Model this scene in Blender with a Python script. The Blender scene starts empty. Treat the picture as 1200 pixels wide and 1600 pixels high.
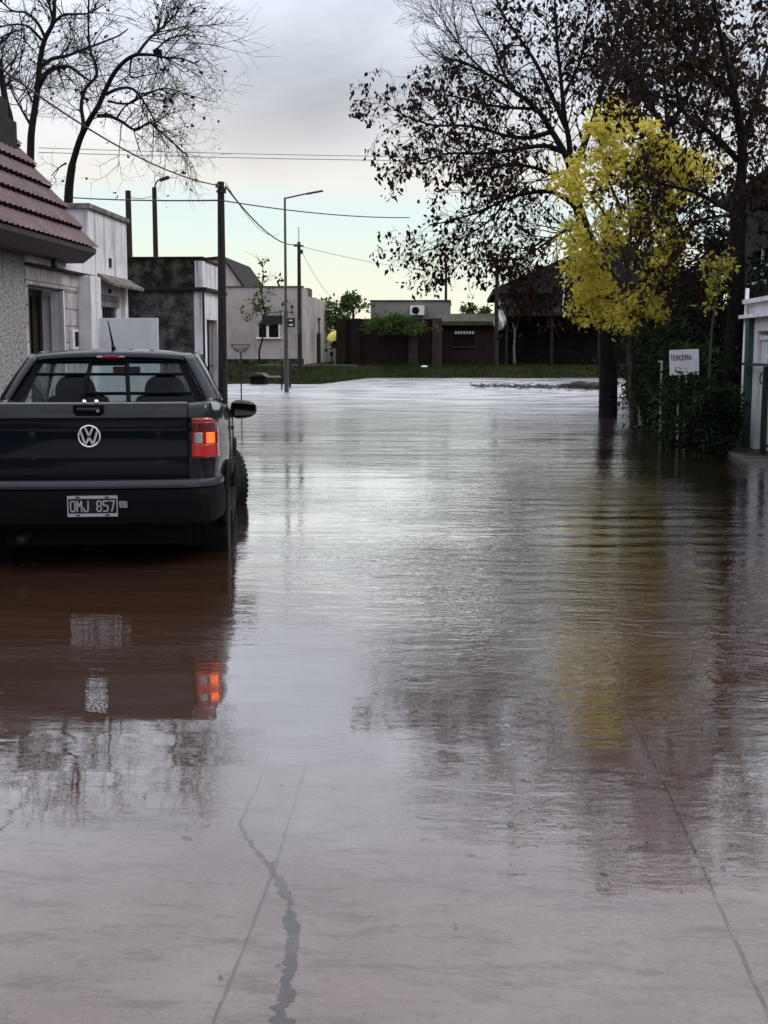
import bpy, math, random
import numpy as np
from mathutils import Vector, Matrix, Euler

# ------------------------------------------------------------------ scene, camera, world, sun
S = bpy.context.scene
C = S.collection
R = math.radians
S.render.engine = 'CYCLES'
S.view_settings.view_transform = 'Standard'
S.view_settings.look = 'None'
S.view_settings.gamma = 1.0
S.view_settings.exposure = 0.2
try:
    S.cycles.max_bounces = 10; S.cycles.transparent_max_bounces = 24
    S.cycles.caustics_reflective = False; S.cycles.caustics_refractive = False
except Exception: pass

FPX = 2000.0
CAM = Vector((0, 0, 1.37))
PITCH, YAW = 7.21, 3.27
cd = bpy.data.cameras.new('camera'); cam = bpy.data.objects.new('camera', cd); C.objects.link(cam)
cd.sensor_fit = 'VERTICAL'; cd.sensor_height = 36; cd.sensor_width = 27; cd.lens = 36*FPX/1600
cd.clip_start = 0.05; cd.clip_end = 3000
cam.location = CAM; cam.rotation_euler = Euler((R(90-PITCH), 0, R(YAW)))
S.camera = cam
RM = cam.rotation_euler.to_matrix()

def ray(px, py): return (RM @ Vector(((px-600)/FPX, -(py-800)/FPX, -1))).normalized()
def PR(px, py, Y):                      # point in metres at street distance Y
    d = ray(px, py); return CAM + d*(Y/d.y)
DEPTH_STRETCH = 10/7                              # street depths (Y) below are stretched by this factor about the camera
def P(px, py, Y):                       # the same with Y before the depth stretch (X and Z stay metres)
    p = PR(px, py, Y*DEPTH_STRETCH); return Vector((p.x, Y, p.z))
def stretch_y(p): return Vector((p[0], p[1]*DEPTH_STRETCH, p[2]))  # moves a point along Y by the depth stretch about the camera

W = bpy.data.worlds.new('World'); S.world = W; W.use_nodes = True
wn = W.node_tree.nodes; wl = W.node_tree.links
for n in list(wn): wn.remove(n)
def WN(t, **k):
    n = wn.new(t)
    for a, b in k.items(): setattr(n, a, b)
    return n
out = WN('ShaderNodeOutputWorld'); bg = WN('ShaderNodeBackground')
tc = WN('ShaderNodeTexCoord'); sep = WN('ShaderNodeSeparateXYZ')
wl.new(tc.outputs['Generated'], sep.inputs[0])
def wmath(op, a, b=None, c=None):
    n = WN('ShaderNodeMath', operation=op)
    for i, v in enumerate((a, b, c)):
        if v is None: continue
        if isinstance(v, (int, float)): n.inputs[i].default_value = v
        else: wl.new(v, n.inputs[i])
    return n.outputs[0]
mp = WN('ShaderNodeMapping'); mp.inputs['Scale'].default_value = (1.0, 1.0, 2.6)
wl.new(tc.outputs['Generated'], mp.inputs['Vector'])
n1 = WN('ShaderNodeTexNoise'); n1.inputs['Scale'].default_value = 4.3; n1.inputs['Detail'].default_value = 5; n1.inputs['Roughness'].default_value = 0.55
n1.inputs['Distortion'].default_value = 0.6
wl.new(mp.outputs[0], n1.inputs['Vector'])
n2 = WN('ShaderNodeTexNoise'); n2.inputs['Scale'].default_value = 9.0; n2.inputs['Detail'].default_value = 4
wl.new(mp.outputs[0], n2.inputs['Vector'])
zz = wmath('ADD', sep.outputs['Z'], wmath('MULTIPLY', wmath('SUBTRACT', n1.outputs['Fac'], 0.5), 0.03))
ramp = WN('ShaderNodeValToRGB'); wl.new(zz, ramp.inputs[0])
stops = [(0.0, (.84, .78, .58)), (.035, (.85, .83, .68)), (.070, (.76, .83, .72)), (.100, (.69, .81, .79)), (.112, (.71, .79, .79)),
         (.128, (.80, .77, .72)), (.155, (.74, .73, .74)), (.20, (.63, .67, .74)), (.28, (.68, .73, .83)), (.5, (1.0, 1.03, 1.15)), (1.0, (1.05, 1.08, 1.2))]
cr = ramp.color_ramp
while len(cr.elements) > 1: cr.elements.remove(cr.elements[-1])
cr.elements[0].position = 0; cr.elements[0].color = (*stops[0][1], 1)
for p_, c_ in stops[1:]:
    e = cr.elements.new(p_); e.color = (*c_, 1)
# cloud shading above the clear band
cl = WN('ShaderNodeMapRange'); cl.interpolation_type = 'SMOOTHSTEP'
wl.new(n1.outputs['Fac'], cl.inputs['Value'])
cl.inputs['From Min'].default_value = .38; cl.inputs['From Max'].default_value = .66; cl.inputs['To Min'].default_value = 1.22; cl.inputs['To Max'].default_value = .90
cm = WN('ShaderNodeMapRange'); cm.interpolation_type = 'SMOOTHSTEP'
wl.new(zz, cm.inputs['Value']); cm.inputs['From Min'].default_value = .12; cm.inputs['From Max'].default_value = .19
fine = wmath('MULTIPLY_ADD', n2.outputs['Fac'], .50, .75)
cloud = wmath('MULTIPLY', cl.outputs[0], fine)
cloudm = wmath('MULTIPLY_ADD', cm.outputs[0], wmath('SUBTRACT', cloud, 1.0), 1.0)
# one darker cloud bank low ahead
dc = ray(455, 150)
vs = WN('ShaderNodeVectorMath', operation='SUBTRACT'); vs.inputs[1].default_value = dc
wl.new(tc.outputs['Generated'], vs.inputs[0])
vm = WN('ShaderNodeVectorMath', operation='MULTIPLY'); vm.inputs[1].default_value = (1.0, 1.0, 2.0); wl.new(vs.outputs[0], vm.inputs[0])
vl = WN('ShaderNodeVectorMath', operation='LENGTH'); wl.new(vm.outputs[0], vl.inputs[0])
dd = wmath('ADD', vl.outputs['Value'], wmath('MULTIPLY', wmath('SUBTRACT', n1.outputs['Fac'], .5), .16))
db = WN('ShaderNodeMapRange'); db.interpolation_type = 'SMOOTHSTEP'; wl.new(dd, db.inputs['Value'])
db.inputs['From Min'].default_value = .02; db.inputs['From Max'].default_value = .135; db.inputs['To Min'].default_value = .64; db.inputs['To Max'].default_value = 1.0
# brighter ahead, duller behind (late light ahead)
fb = WN('ShaderNodeMapRange'); wl.new(sep.outputs['Y'], fb.inputs['Value'])
fb.inputs['From Min'].default_value = -.5; fb.inputs['From Max'].default_value = .8; fb.inputs['To Min'].default_value = 1.0; fb.inputs['To Max'].default_value = 1.0
tot = wmath('MULTIPLY', wmath('MULTIPLY', cloudm, db.outputs[0]), fb.outputs[0])
mul = WN('ShaderNodeVectorMath', operation='SCALE'); wl.new(ramp.outputs['Color'], mul.inputs[0]); wl.new(tot, mul.inputs['Scale'])
SUN_EL, SUN_AZ = 44.0, 72.0        # azimuth measured from +Y toward +X
sky = WN('ShaderNodeTexSky'); sky.sky_type = 'NISHITA'; sky.sun_disc = False
sky.sun_elevation = R(SUN_EL); sky.sun_rotation = R(SUN_AZ)
sk = WN('ShaderNodeVectorMath', operation='SCALE'); wl.new(sky.outputs[0], sk.inputs[0]); sk.inputs['Scale'].default_value = .004
ad = WN('ShaderNodeVectorMath', operation='ADD'); wl.new(mul.outputs[0], ad.inputs[0]); wl.new(sk.outputs[0], ad.inputs[1])
wl.new(ad.outputs[0], bg.inputs['Color']); bg.inputs['Strength'].default_value = 1.0
wl.new(bg.outputs[0], out.inputs['Surface'])

sd = bpy.data.lights.new('sun', 'SUN'); so = bpy.data.objects.new('sun', sd); C.objects.link(so)
sd.energy = 0.85; sd.angle = R(22); sd.color = (1.0, .95, .86)
sv = Vector((math.sin(R(SUN_AZ))*math.cos(R(SUN_EL)), math.cos(R(SUN_AZ))*math.cos(R(SUN_EL)), math.sin(R(SUN_EL))))
so.rotation_euler = sv.to_track_quat('Z', 'Y').to_euler()

# ------------------------------------------------------------------ materials
MATS = {}
def mat(name, col, rough=.8, var=.0, scale=4.0, bump=0.0, bscale=30.0, col2=None, thr=(.4, .6), metal=0.0, coat=0.0,
        emis=None, spec=.25, detail=6, stretch=(1, 1, 1), streak=0.0):
    if name in MATS: return MATS[name]
    m = bpy.data.materials.new(name); m.use_nodes = True; MATS[name] = m
    nt = m.node_tree; N = nt.nodes; L = nt.links
    b = N['Principled BSDF']
    b.inputs['Roughness'].default_value = rough; b.inputs['Metallic'].default_value = metal
    b.inputs['Specular IOR Level'].default_value = spec; b.inputs['Coat Weight'].default_value = coat
    b.inputs['Coat Roughness'].default_value = .04
    b.inputs['Base Color'].default_value = (*col, 1)
    g = N.new('ShaderNodeTexCoord'); mpn = N.new('ShaderNodeMapping'); mpn.inputs['Scale'].default_value = stretch
    L.new(g.outputs['Object'], mpn.inputs[0])
    last = None
    if var or col2:
        no = N.new('ShaderNodeTexNoise'); no.inputs['Scale'].default_value = scale; no.inputs['Detail'].default_value = detail; no.inputs['Roughness'].default_value = .6
        L.new(mpn.outputs[0], no.inputs['Vector'])
        rp = N.new('ShaderNodeValToRGB'); L.new(no.outputs['Fac'], rp.inputs[0])
        c2 = col2 if col2 else tuple(c*(1-var) for c in col)
        c1 = col if col2 else tuple(min(1, c*(1+var)) for c in col)
        rp.color_ramp.elements[0].position = thr[0]; rp.color_ramp.elements[1].position = thr[1]
        rp.color_ramp.elements[0].color = (*c2, 1); rp.color_ramp.elements[1].color = (*c1, 1)
        last = rp.outputs[0]
    if streak:
        ms = N.new('ShaderNodeMapping'); ms.inputs['Scale'].default_value = (7, 7, .45); L.new(g.outputs['Object'], ms.inputs[0])
        ns = N.new('ShaderNodeTexNoise'); ns.inputs['Scale'].default_value = 1.0; ns.inputs['Detail'].default_value = 5; L.new(ms.outputs[0], ns.inputs['Vector'])
        mr = N.new('ShaderNodeMapRange'); mr.inputs['From Min'].default_value = .52; mr.inputs['From Max'].default_value = .75
        mr.inputs['To Min'].default_value = 0; mr.inputs['To Max'].default_value = streak; L.new(ns.outputs['Fac'], mr.inputs['Value'])
        mx = N.new('ShaderNodeMixRGB'); L.new(mr.outputs[0], mx.inputs[0]); mx.inputs[2].default_value = (.045, .042, .036, 1)
        if last: L.new(last, mx.inputs[1])
        else: mx.inputs[1].default_value = (*col, 1)
        last = mx.outputs[0]
    if last: L.new(last, b.inputs['Base Color'])
    if bump:
        nb = N.new('ShaderNodeTexNoise'); nb.inputs['Scale'].default_value = bscale; nb.inputs['Detail'].default_value = 5
        L.new(mpn.outputs[0], nb.inputs['Vector'])
        bp = N.new('ShaderNodeBump'); bp.inputs['Distance'].default_value = bump; bp.inputs['Strength'].default_value = 1
        L.new(nb.outputs['Fac'], bp.inputs['Height']); L.new(bp.outputs[0], b.inputs['Normal'])
    if emis:
        b.inputs['Emission Color'].default_value = (*emis[0], 1); b.inputs['Emission Strength'].default_value = emis[1]
    return m

def brickmat(name, c1, c2, mortar, scale=1.0, bw=.24, bh=.075, msize=.012, axis='X', bump=.006, rough=.85):
    if name in MATS: return MATS[name]
    m = bpy.data.materials.new(name); m.use_nodes = True; MATS[name] = m
    N = m.node_tree.nodes; L = m.node_tree.links; b = N['Principled BSDF']
    g = N.new('ShaderNodeTexCoord'); s = N.new('ShaderNodeSeparateXYZ'); L.new(g.outputs['Object'], s.inputs[0])
    c = N.new('ShaderNodeCombineXYZ'); L.new(s.outputs[axis], c.inputs[0]); L.new(s.outputs['Z'], c.inputs[1])
    br = N.new('ShaderNodeTexBrick'); L.new(c.outputs[0], br.inputs['Vector'])
    br.inputs['Scale'].default_value = scale; br.inputs['Brick Width'].default_value = bw; br.inputs['Row Height'].default_value = bh
    br.inputs['Mortar Size'].default_value = msize; br.inputs['Mortar Smooth'].default_value = .3
    br.inputs['Color1'].default_value = (*c1, 1); br.inputs['Color2'].default_value = (*c2, 1); br.inputs['Mortar'].default_value = (*mortar, 1)
    no = N.new('ShaderNodeTexNoise'); no.inputs['Scale'].default_value = 2.2; no.inputs['Detail'].default_value = 6; L.new(g.outputs['Object'], no.inputs['Vector'])
    mr = N.new('ShaderNodeMapRange'); L.new(no.outputs['Fac'], mr.inputs['Value']); mr.inputs['From Min'].default_value = .3; mr.inputs['From Max'].default_value = .7
    mr.inputs['To Min'].default_value = .6; mr.inputs['To Max'].default_value = 1.25
    vsn = N.new('ShaderNodeVectorMath'); vsn.operation = 'SCALE'; L.new(br.outputs['Color'], vsn.inputs[0]); L.new(mr.outputs[0], vsn.inputs['Scale'])
    L.new(vsn.outputs[0], b.inputs['Base Color']); b.inputs['Roughness'].default_value = rough; b.inputs['Specular IOR Level'].default_value = .15
    bp = N.new('ShaderNodeBump'); bp.invert = True; bp.inputs['Distance'].default_value = bump; L.new(br.outputs['Fac'], bp.inputs['Height']); L.new(bp.outputs[0], b.inputs['Normal'])
    return m

def glassmat(name, tint=(.5, .55, .55), gloss=.03, f=1.5):
    if name in MATS: return MATS[name]
    m = bpy.data.materials.new(name); m.use_nodes = True; MATS[name] = m
    N = m.node_tree.nodes; L = m.node_tree.links
    N.remove(N['Principled BSDF']); o = N['Material Output']
    t = N.new('ShaderNodeBsdfTransparent'); t.inputs[0].default_value = (*tint, 1)
    gl = N.new('ShaderNodeBsdfGlossy'); gl.inputs['Roughness'].default_value = gloss; gl.inputs[0].default_value = (.5, .54, .58, 1)
    fr = N.new('ShaderNodeFresnel'); ge = N.new('ShaderNodeNewGeometry'); io = N.new('ShaderNodeMapRange')      # thin pane: same reflectance from both sides
    L.new(ge.outputs['Backfacing'], io.inputs['Value']); io.inputs['To Min'].default_value = f; io.inputs['To Max'].default_value = 1/f; L.new(io.outputs[0], fr.inputs[0])
    mx = N.new('ShaderNodeMixShader'); L.new(fr.outputs[0], mx.inputs[0]); L.new(t.outputs[0], mx.inputs[1]); L.new(gl.outputs[0], mx.inputs[2])
    L.new(mx.outputs[0], o.inputs[0]); return m

def leafmat(name, cols, trans=.35, scale=.9, rough=.6):
    """colour differs leaf clump by leaf clump (noise over position)"""
    if name in MATS: return MATS[name]
    m = bpy.data.materials.new(name); m.use_nodes = True; MATS[name] = m
    N = m.node_tree.nodes; L = m.node_tree.links; b = N['Principled BSDF']; o = N['Material Output']
    g = N.new('ShaderNodeTexCoord'); no = N.new('ShaderNodeTexNoise'); no.inputs['Scale'].default_value = scale; no.inputs['Detail'].default_value = 8
    no.inputs['Roughness'].default_value = .85
    L.new(g.outputs['Object'], no.inputs['Vector'])
    rp = N.new('ShaderNodeValToRGB'); L.new(no.outputs['Fac'], rp.inputs[0])
    e = rp.color_ramp.elements; e[0].position = .36; e[0].color = (*cols[0], 1); e[1].position = .64; e[1].color = (*cols[-1], 1)
    if len(cols) > 2:
        q = e.new(.5); q.color = (*cols[1], 1)
    L.new(rp.outputs[0], b.inputs['Base Color']); b.inputs['Roughness'].default_value = rough; b.inputs['Specular IOR Level'].default_value = .10
    tr = N.new('ShaderNodeBsdfTranslucent'); L.new(rp.outputs[0], tr.inputs[0])
    mx = N.new('ShaderNodeMixShader'); mx.inputs[0].default_value = trans; L.new(b.outputs[0], mx.inputs[1]); L.new(tr.outputs[0], mx.inputs[2])
    L.new(mx.outputs[0], o.inputs[0]); return m

# ------------------------------------------------------------------ mesh helpers
class MB:
    def __init__(s): s.v = []; s.f = []
    def quad(s, *p):
        n = len(s.v); s.v += [tuple(q) for q in p]; s.f.append(tuple(range(n, n+len(p)))); return s
    def box(s, x0, x1, y0, y1, z0, z1):
        n = len(s.v)
        s.v += [(x0, y0, z0), (x1, y0, z0), (x1, y1, z0), (x0, y1, z0), (x0, y0, z1), (x1, y0, z1), (x1, y1, z1), (x0, y1, z1)]
        s.f += [tuple(n+i for i in q) for q in ((3, 2, 1, 0), (4, 5, 6, 7), (0, 1, 5, 4), (1, 2, 6, 5), (2, 3, 7, 6), (3, 0, 4, 7))]; return s
    def obox(s, c, ax, ay, az, hx, hy, hz):
        c = Vector(c); n = len(s.v)
        for sz in (-1, 1):
            for sx, sy in ((-1, -1), (1, -1), (1, 1), (-1, 1)):
                s.v.append(tuple(c+ax*hx*sx+ay*hy*sy+az*hz*sz))
        s.f += [tuple(n+i for i in q) for q in ((3, 2, 1, 0), (4, 5, 6, 7), (0, 1, 5, 4), (1, 2, 6, 5), (2, 3, 7, 6), (3, 0, 4, 7))]; return s
    def prism(s, poly, d):
        """poly: list of 3D points (planar), extruded by vector d"""
        n = len(s.v); k = len(poly); d = Vector(d)
        s.v += [tuple(p) for p in poly]+[tuple(Vector(p)+d) for p in poly]
        s.f.append(tuple(n+i for i in range(k))[::-1]); s.f.append(tuple(n+k+i for i in range(k)))
        for i in range(k):
            j = (i+1) % k; s.f.append((n+i, n+j, n+k+j, n+k+i))
        return s
    def tube(s, pts, rad, n=6, cap=True):
        pts = [Vector(p) for p in pts]
        if not hasattr(rad, '__len__'): rad = [rad]*len(pts)
        b0 = len(s.v); t0 = (pts[1]-pts[0]).normalized()
        u = t0.orthogonal().normalized()
        for i, p in enumerate(pts):
            t = (pts[min(i+1, len(pts)-1)]-pts[max(i-1, 0)])
            if t.length < 1e-9: t = t0.copy()
            t.normalize(); u = (u-t*u.dot(t))
            if u.length < 1e-6: u = t.orthogonal()
            u.normalize(); w = t.cross(u)
            for k in range(n):
                a = 2*math.pi*k/n; s.v.append(tuple(p+(u*math.cos(a)+w*math.sin(a))*rad[i]))
        for i in range(len(pts)-1):
            for k in range(n):
                a = b0+i*n+k; b = b0+i*n+(k+1) % n; s.f.append((a, b, b+n, a+n))
        if cap:
            s.f.append(tuple(b0+k for k in range(n))[::-1]); s.f.append(tuple(b0+(len(pts)-1)*n+k for k in range(n)))
        return s
    def grid(s, fn, nu, nv, flip=False):
        b0 = len(s.v)
        for i in range(nu+1):
            for j in range(nv+1): s.v.append(tuple(fn(i/nu, j/nv)))
        for i in range(nu):
            for j in range(nv):
                a = b0+i*(nv+1)+j; q = (a, a+nv+1, a+nv+2, a+1)
                s.f.append(q[::-1] if flip else q)
        return s
    def lathe(s, c, prof, n=24, axis='Z'):
        """prof: [(r, h)]"""
        c = Vector(c); b0 = len(s.v)
        for r_, h in prof:
            for k in range(n):
                a = 2*math.pi*k/n; x, y = r_*math.cos(a), r_*math.sin(a)
                s.v.append(tuple(c+(Vector((x, y, h)) if axis == 'Z' else Vector((h, x, y)) if axis == 'X' else Vector((x, h, y)))))
        for i in range(len(prof)-1):
            for k in range(n):
                a = b0+i*n+k; b = b0+i*n+(k+1) % n; s.f.append((a, b, b+n, a+n))
        return s
    def build(s, name, m, parent=None, smooth=False, bevel=0, solid=0, world=False, xf=None, subd=0):
        me = bpy.data.meshes.new(name)
        v = s.v
        if xf is not None: v = [tuple(xf @ Vector(q)) for q in v]
        if parent is not None and world:
            o0 = root_world(parent); v = [(q[0]-o0[0], q[1]-o0[1], q[2]-o0[2]) for q in v]
        me.from_pydata([tuple(q) for q in v], [], s.f); me.validate(); me.update()
        if smooth: me.shade_smooth()
        if smooth == 'auto': 
            try: me.set_sharp_from_angle(angle=R(38))
            except Exception: pass
        me.materials.append(m)
        o = bpy.data.objects.new(name, me); C.objects.link(o)
        if parent is not None: o.parent = parent
        if solid:
            q = o.modifiers.new('solid', 'SOLIDIFY'); q.thickness = solid; q.offset = -1
        if bevel:
            q = o.modifiers.new('bevel', 'BEVEL'); q.width = bevel; q.segments = 2; q.limit_method = 'ANGLE'; q.angle_limit = R(40)
        if subd:
            q = o.modifiers.new('sub', 'SUBSURF'); q.levels = subd; q.render_levels = subd
        return o

class MP(MB):
    """same builder, stretching its input depths (Y) away from the camera"""
    def quad(s, *p): return MB.quad(s, *[stretch_y(q) for q in p])
    def box(s, x0, x1, y0, y1, z0, z1): return MB.box(s, x0, x1, y0*DEPTH_STRETCH, y1*DEPTH_STRETCH, z0, z1)
    def obox(s, c, *a): return MB.obox(s, stretch_y(c), *a)
    def prism(s, poly, d): return MB.prism(s, [stretch_y(q) for q in poly], stretch_y(d))
    def tube(s, pts, rad, n=6, cap=True): return MB.tube(s, [stretch_y(q) for q in pts], rad, n, cap)
    def grid(s, fn, nu, nv, flip=False): return MB.grid(s, lambda u, v: stretch_y(fn(u, v)), nu, nv, flip)
    def lathe(s, c, *a, **k): return MB.lathe(s, stretch_y(c), *a, **k)

def root_world(o):
    l = Vector((0, 0, 0))
    while o is not None:
        l += o.location; o = o.parent
    return l
def tag(o, label=None, cat=None, group=None, kind=None):
    if label: o['label'] = label
    if cat: o['category'] = cat
    if group: o['group'] = group
    if kind: o['kind'] = kind
    return o
def thing(name, loc, label, cat, group=None, rz=0):
    o = bpy.data.objects.new(name, None); C.objects.link(o); o.location = stretch_y(loc); o.rotation_euler = (0, 0, rz)
    o.empty_display_size = .2
    return tag(o, label, cat, group)
def copy_tree(o, parent=None):
    c = o.copy(); C.objects.link(c); c.parent = parent
    for ch in list(o.children): copy_tree(ch, c)
    return c
def wallx(mb, x0, x1, y0, y1, z0, z1, holes=()):
    """wall slab lying along Y with rectangular holes (y0,y1,z0,z1)"""
    ys = sorted({y0, y1, *[h[0] for h in holes], *[h[1] for h in holes]}); zs = sorted({z0, z1, *[h[2] for h in holes], *[h[3] for h in holes]})
    ys = [y for y in ys if y0 <= y <= y1]; zs = [z for z in zs if z0 <= z <= z1]
    for a, b in zip(ys, ys[1:]):
        for c_, d in zip(zs, zs[1:]):
            ym, zm = (a+b)/2, (c_+d)/2
            if any(h[0] < ym < h[1] and h[2] < zm < h[3] for h in holes): continue
            mb.box(x0, x1, a, b, c_, d)
    return mb
def wally(mb, x0, x1, y0, y1, z0, z1, holes=()):
    xs = sorted({x0, x1, *[h[0] for h in holes], *[h[1] for h in holes]}); zs = sorted({z0, z1, *[h[2] for h in holes], *[h[3] for h in holes]})
    for a, b in zip(xs, xs[1:]):
        for c_, d in zip(zs, zs[1:]):
            xm, zm = (a+b)/2, (c_+d)/2
            if any(h[0] < xm < h[1] and h[2] < zm < h[3] for h in holes): continue
            mb.box(a, b, y0, y1, c_, d)
    return mb
GLY = {'O': [[(0,1),(0,5),(1,6),(3,6),(4,5),(4,1),(3,0),(1,0),(0,1)]], 'M': [[(0,0),(0,6),(2,3),(4,6),(4,0)]], 'J': [[(4,6),(4,1),(3,0),(1,0),(0,1),(0,2)]],
       '8': [[(1,3),(0,4),(0,5),(1,6),(3,6),(4,5),(4,4),(3,3),(1,3),(0,2),(0,1),(1,0),(3,0),(4,1),(4,2),(3,3)]], '5': [[(4,6),(0,6),(0,3.4),(3,3.4),(4,2.6),(4,1),(3,0),(0,0)]],
       '7': [[(0,6),(4,6),(1.4,0)]], 'T': [[(0,6),(4,6)],[(2,6),(2,0)]], 'E': [[(4,6),(0,6),(0,0),(4,0)],[(0,3),(3,3)]], 'R': [[(0,0),(0,6),(3,6),(4,5),(4,4),(3,3),(0,3)],[(2,3),(4,0)]],
       'C': [[(4,5),(3,6),(1,6),(0,5),(0,1),(1,0),(3,0),(4,1)]], 'A': [[(0,0),(2,6),(4,0)],[(.8,2.2),(3.2,2.2)]], ' ': []}
def stroke_text(txt, cw, chh, wd, dp, gap, wobble=0):
    """letters from flat strokes, centred, in the x-y plane"""
    rn = random.Random(wobble); mb = MB(); tot = len(txt)*cw+(len(txt)-1)*gap; x = -tot/2; k = 0
    for c in txt:
        jx, jy, sc_ = (rn.uniform(-.002, .002), rn.uniform(-.003, .003), rn.uniform(.93, 1.07)) if wobble else (0, 0, 1)
        for pl_ in GLY[c]:
            for a, b in zip(pl_, pl_[1:]):
                k += 1
                A = Vector((x+jx+a[0]/4*cw, jy+(a[1]/6-.5)*chh*sc_, 0)); B_ = Vector((x+jx+b[0]/4*cw, jy+(b[1]/6-.5)*chh*sc_, 0)); t = (B_-A).normalized(); n = Vector((-t.y, t.x, 0))
                mb.obox((A+B_)/2+Vector((0, 0, (k % 7)*.00004)), t, n, Vector((0, 0, 1)), (B_-A).length/2+wd*.38, wd/2, dp/2)
        x += cw+gap
    return mb.v, mb.f

# ------------------------------------------------------------------ ground, road, water
m_road = bpy.data.materials.new('wet_concrete_road'); m_road.use_nodes = True
def _road():
    N = m_road.node_tree.nodes; L = m_road.node_tree.links; b = N['Principled BSDF']
    g = N.new('ShaderNodeTexCoord')
    def noise(sc, det, rough=.6, st=(1, 1, 1)):
        mpn = N.new('ShaderNodeMapping'); mpn.inputs['Scale'].default_value = st; L.new(g.outputs['Object'], mpn.inputs[0])
        n = N.new('ShaderNodeTexNoise'); n.inputs['Scale'].default_value = sc; n.inputs['Detail'].default_value = det; n.inputs['Roughness'].default_value = rough
        L.new(mpn.outputs[0], n.inputs['Vector']); return n.outputs['Fac']
    def ramp(src, a, b_, ca, cb):
        r = N.new('ShaderNodeValToRGB'); L.new(src, r.inputs[0]); e = r.color_ramp.elements
        e[0].position = a; e[1].position = b_; e[0].color = (*ca, 1); e[1].color = (*cb, 1); return r.outputs[0]
    def mul(a, b_):
        m = N.new('ShaderNodeMixRGB'); m.blend_type = 'MULTIPLY'; m.inputs[0].default_value = 1; L.new(a, m.inputs[1]); L.new(b_, m.inputs[2]); return m.outputs[0]
    base = ramp(noise(1.1, 7, .62, (.6, 1.6, 1)), .32, .68, (.33, .275, .265), (.45, .385, .372))
    speck = ramp(noise(38, 6, .8, (.8, 1.2, 1)), .30, .46, (.55, .53, .53), (1, 1, 1))
    blot = ramp(noise(6.5, 9, .78, (.6, 1.7, 1)), .38, .50, (.55, .53, .52), (1, 1, 1))
    grit = ramp(noise(95, 3, .7), .62, .70, (1, 1, 1), (1.7, 1.7, 1.65))
    c = mul(mul(mul(base, speck), blot), grit)
    L.new(c, b.inputs['Base Color']); b.inputs['Roughness'].default_value = .6
    bp = N.new('ShaderNodeBump'); bp.inputs['Distance'].default_value = .004; L.new(noise(60, 5, .7), bp.inputs['Height']); L.new(bp.outputs[0], b.inputs['Normal'])
_road()
def road_z(y):
    if y < 0.6: return .004+(0.6-y)*.008
    if y < 6: return .004-.019*(y-.6)
    return max(-.14, -.0986-.01*(y-6))
m_soil = mat('wet_soil', (.09, .075, .05), .9, .3, 2.0, .02, 12)
m_kerb = mat('kerb_concrete', (.07, .067, .065), .85, .25, 6, .003, 60, streak=.5)
m_pave = brickmat('pavement_tiles', (.045, .042, .042), (.038, .036, .036), (.02, .019, .018), 1.0, .4, .4, .012, 'X', .003, .6)

g = MP(); g.quad((-900, -400, -.6), (900, -400, -.6), (900, 1400, -.6), (-900, 1400, -.6)); tag(g.build('ground', m_soil), kind='structure')
ysamp = [-30, -12, -4, -1, 0, .3, .6, 1, 1.5, 2, 3, 4, 5, 6, 8, 10, 14, 20, 30, 48]
rd = MP()
for a, b in zip(ysamp, ysamp[1:]): rd.quad((-4.2, a, road_z(a)), (3.1, a, road_z(a)), (3.1, b, road_z(b)), (-4.2, b, road_z(b)))
rd.quad((-90, 27.2, -.16), (-4.2, 27.2, -.16), (-4.2, 48, -.16), (-90, 48, -.16)); rd.quad((3.1, 27.2, -.16), (90, 27.2, -.16), (90, 48, -.16), (3.1, 48, -.16))
rd.quad((3.1, -30, .03), (5, -30, .03), (5, -2, .03), (3.1, -2, .03)); rd.quad((3.1, -2, -.03), (9, -2, -.03), (9, 10.2, -.06), (3.1, 10.2, -.06))
tag(rd.build('road', m_road), kind='structure')
def strip(name, pts, w, m, jig=0, seed=1):
    rnd = random.Random(seed); mb = MB(); L = []; wa = wb = 0
    for i, p in enumerate(pts):
        q = pts[min(i+1, len(pts)-1)]; o = pts[max(i-1, 0)]
        t = Vector((q[0]-o[0], q[1]-o[1], 0)).normalized(); n = Vector((-t.y, t.x, 0))
        ww = (w[i] if hasattr(w, '__len__') else w)
        wa = wa*.72+rnd.uniform(-jig, jig)*.6; wb = wb*.72+rnd.uniform(-jig, jig)*.6; a = ww*max(.08, .5+wa); b = ww*max(.08, .5+wb)
        L.append((Vector((p[0], p[1], 0))+n*a, Vector((p[0], p[1], 0))-n*b))
    for (a, b), (c, d) in zip(L, L[1:]):
        mb.quad((a.x, a.y, road_z(a.y/DEPTH_STRETCH)+.004), (b.x, b.y, road_z(b.y/DEPTH_STRETCH)+.004), (d.x, d.y, road_z(d.y/DEPTH_STRETCH)+.004), (c.x, c.y, road_z(c.y/DEPTH_STRETCH)+.004))
    return tag(mb.build(name, m), kind='structure')
def ground_pt(px, py):
    d = ray(px, py); t = -CAM.z/d.z
    for _ in range(4):
        p = CAM+d*t; t = (road_z(p.y/DEPTH_STRETCH)-CAM.z)/d.z
    p = CAM+d*t; return (p.x, p.y)
def resamp(pts, n, jig, seed):
    rnd = random.Random(seed); o = []
    for a, b in zip(pts, pts[1:]):
        for k in range(n): f = k/n; o.append((a[0]+(b[0]-a[0])*f+rnd.uniform(-jig, jig), a[1]+(b[1]-a[1])*f))
    o.append(pts[-1]); return o
m_joint = mat('joint_tar', (.12, .10, .105), .6, 0, 9, col2=(.30, .26, .27), thr=(.42, .5))
m_tar = mat('crack_sealing_tar', (.040, .046, .045), .5, 0, 22, col2=(.11, .10, .10), thr=(.36, .50))
j1 = [ground_pt(310, 1660), ground_pt(425, 1370), ground_pt(480, 1190)]
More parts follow.
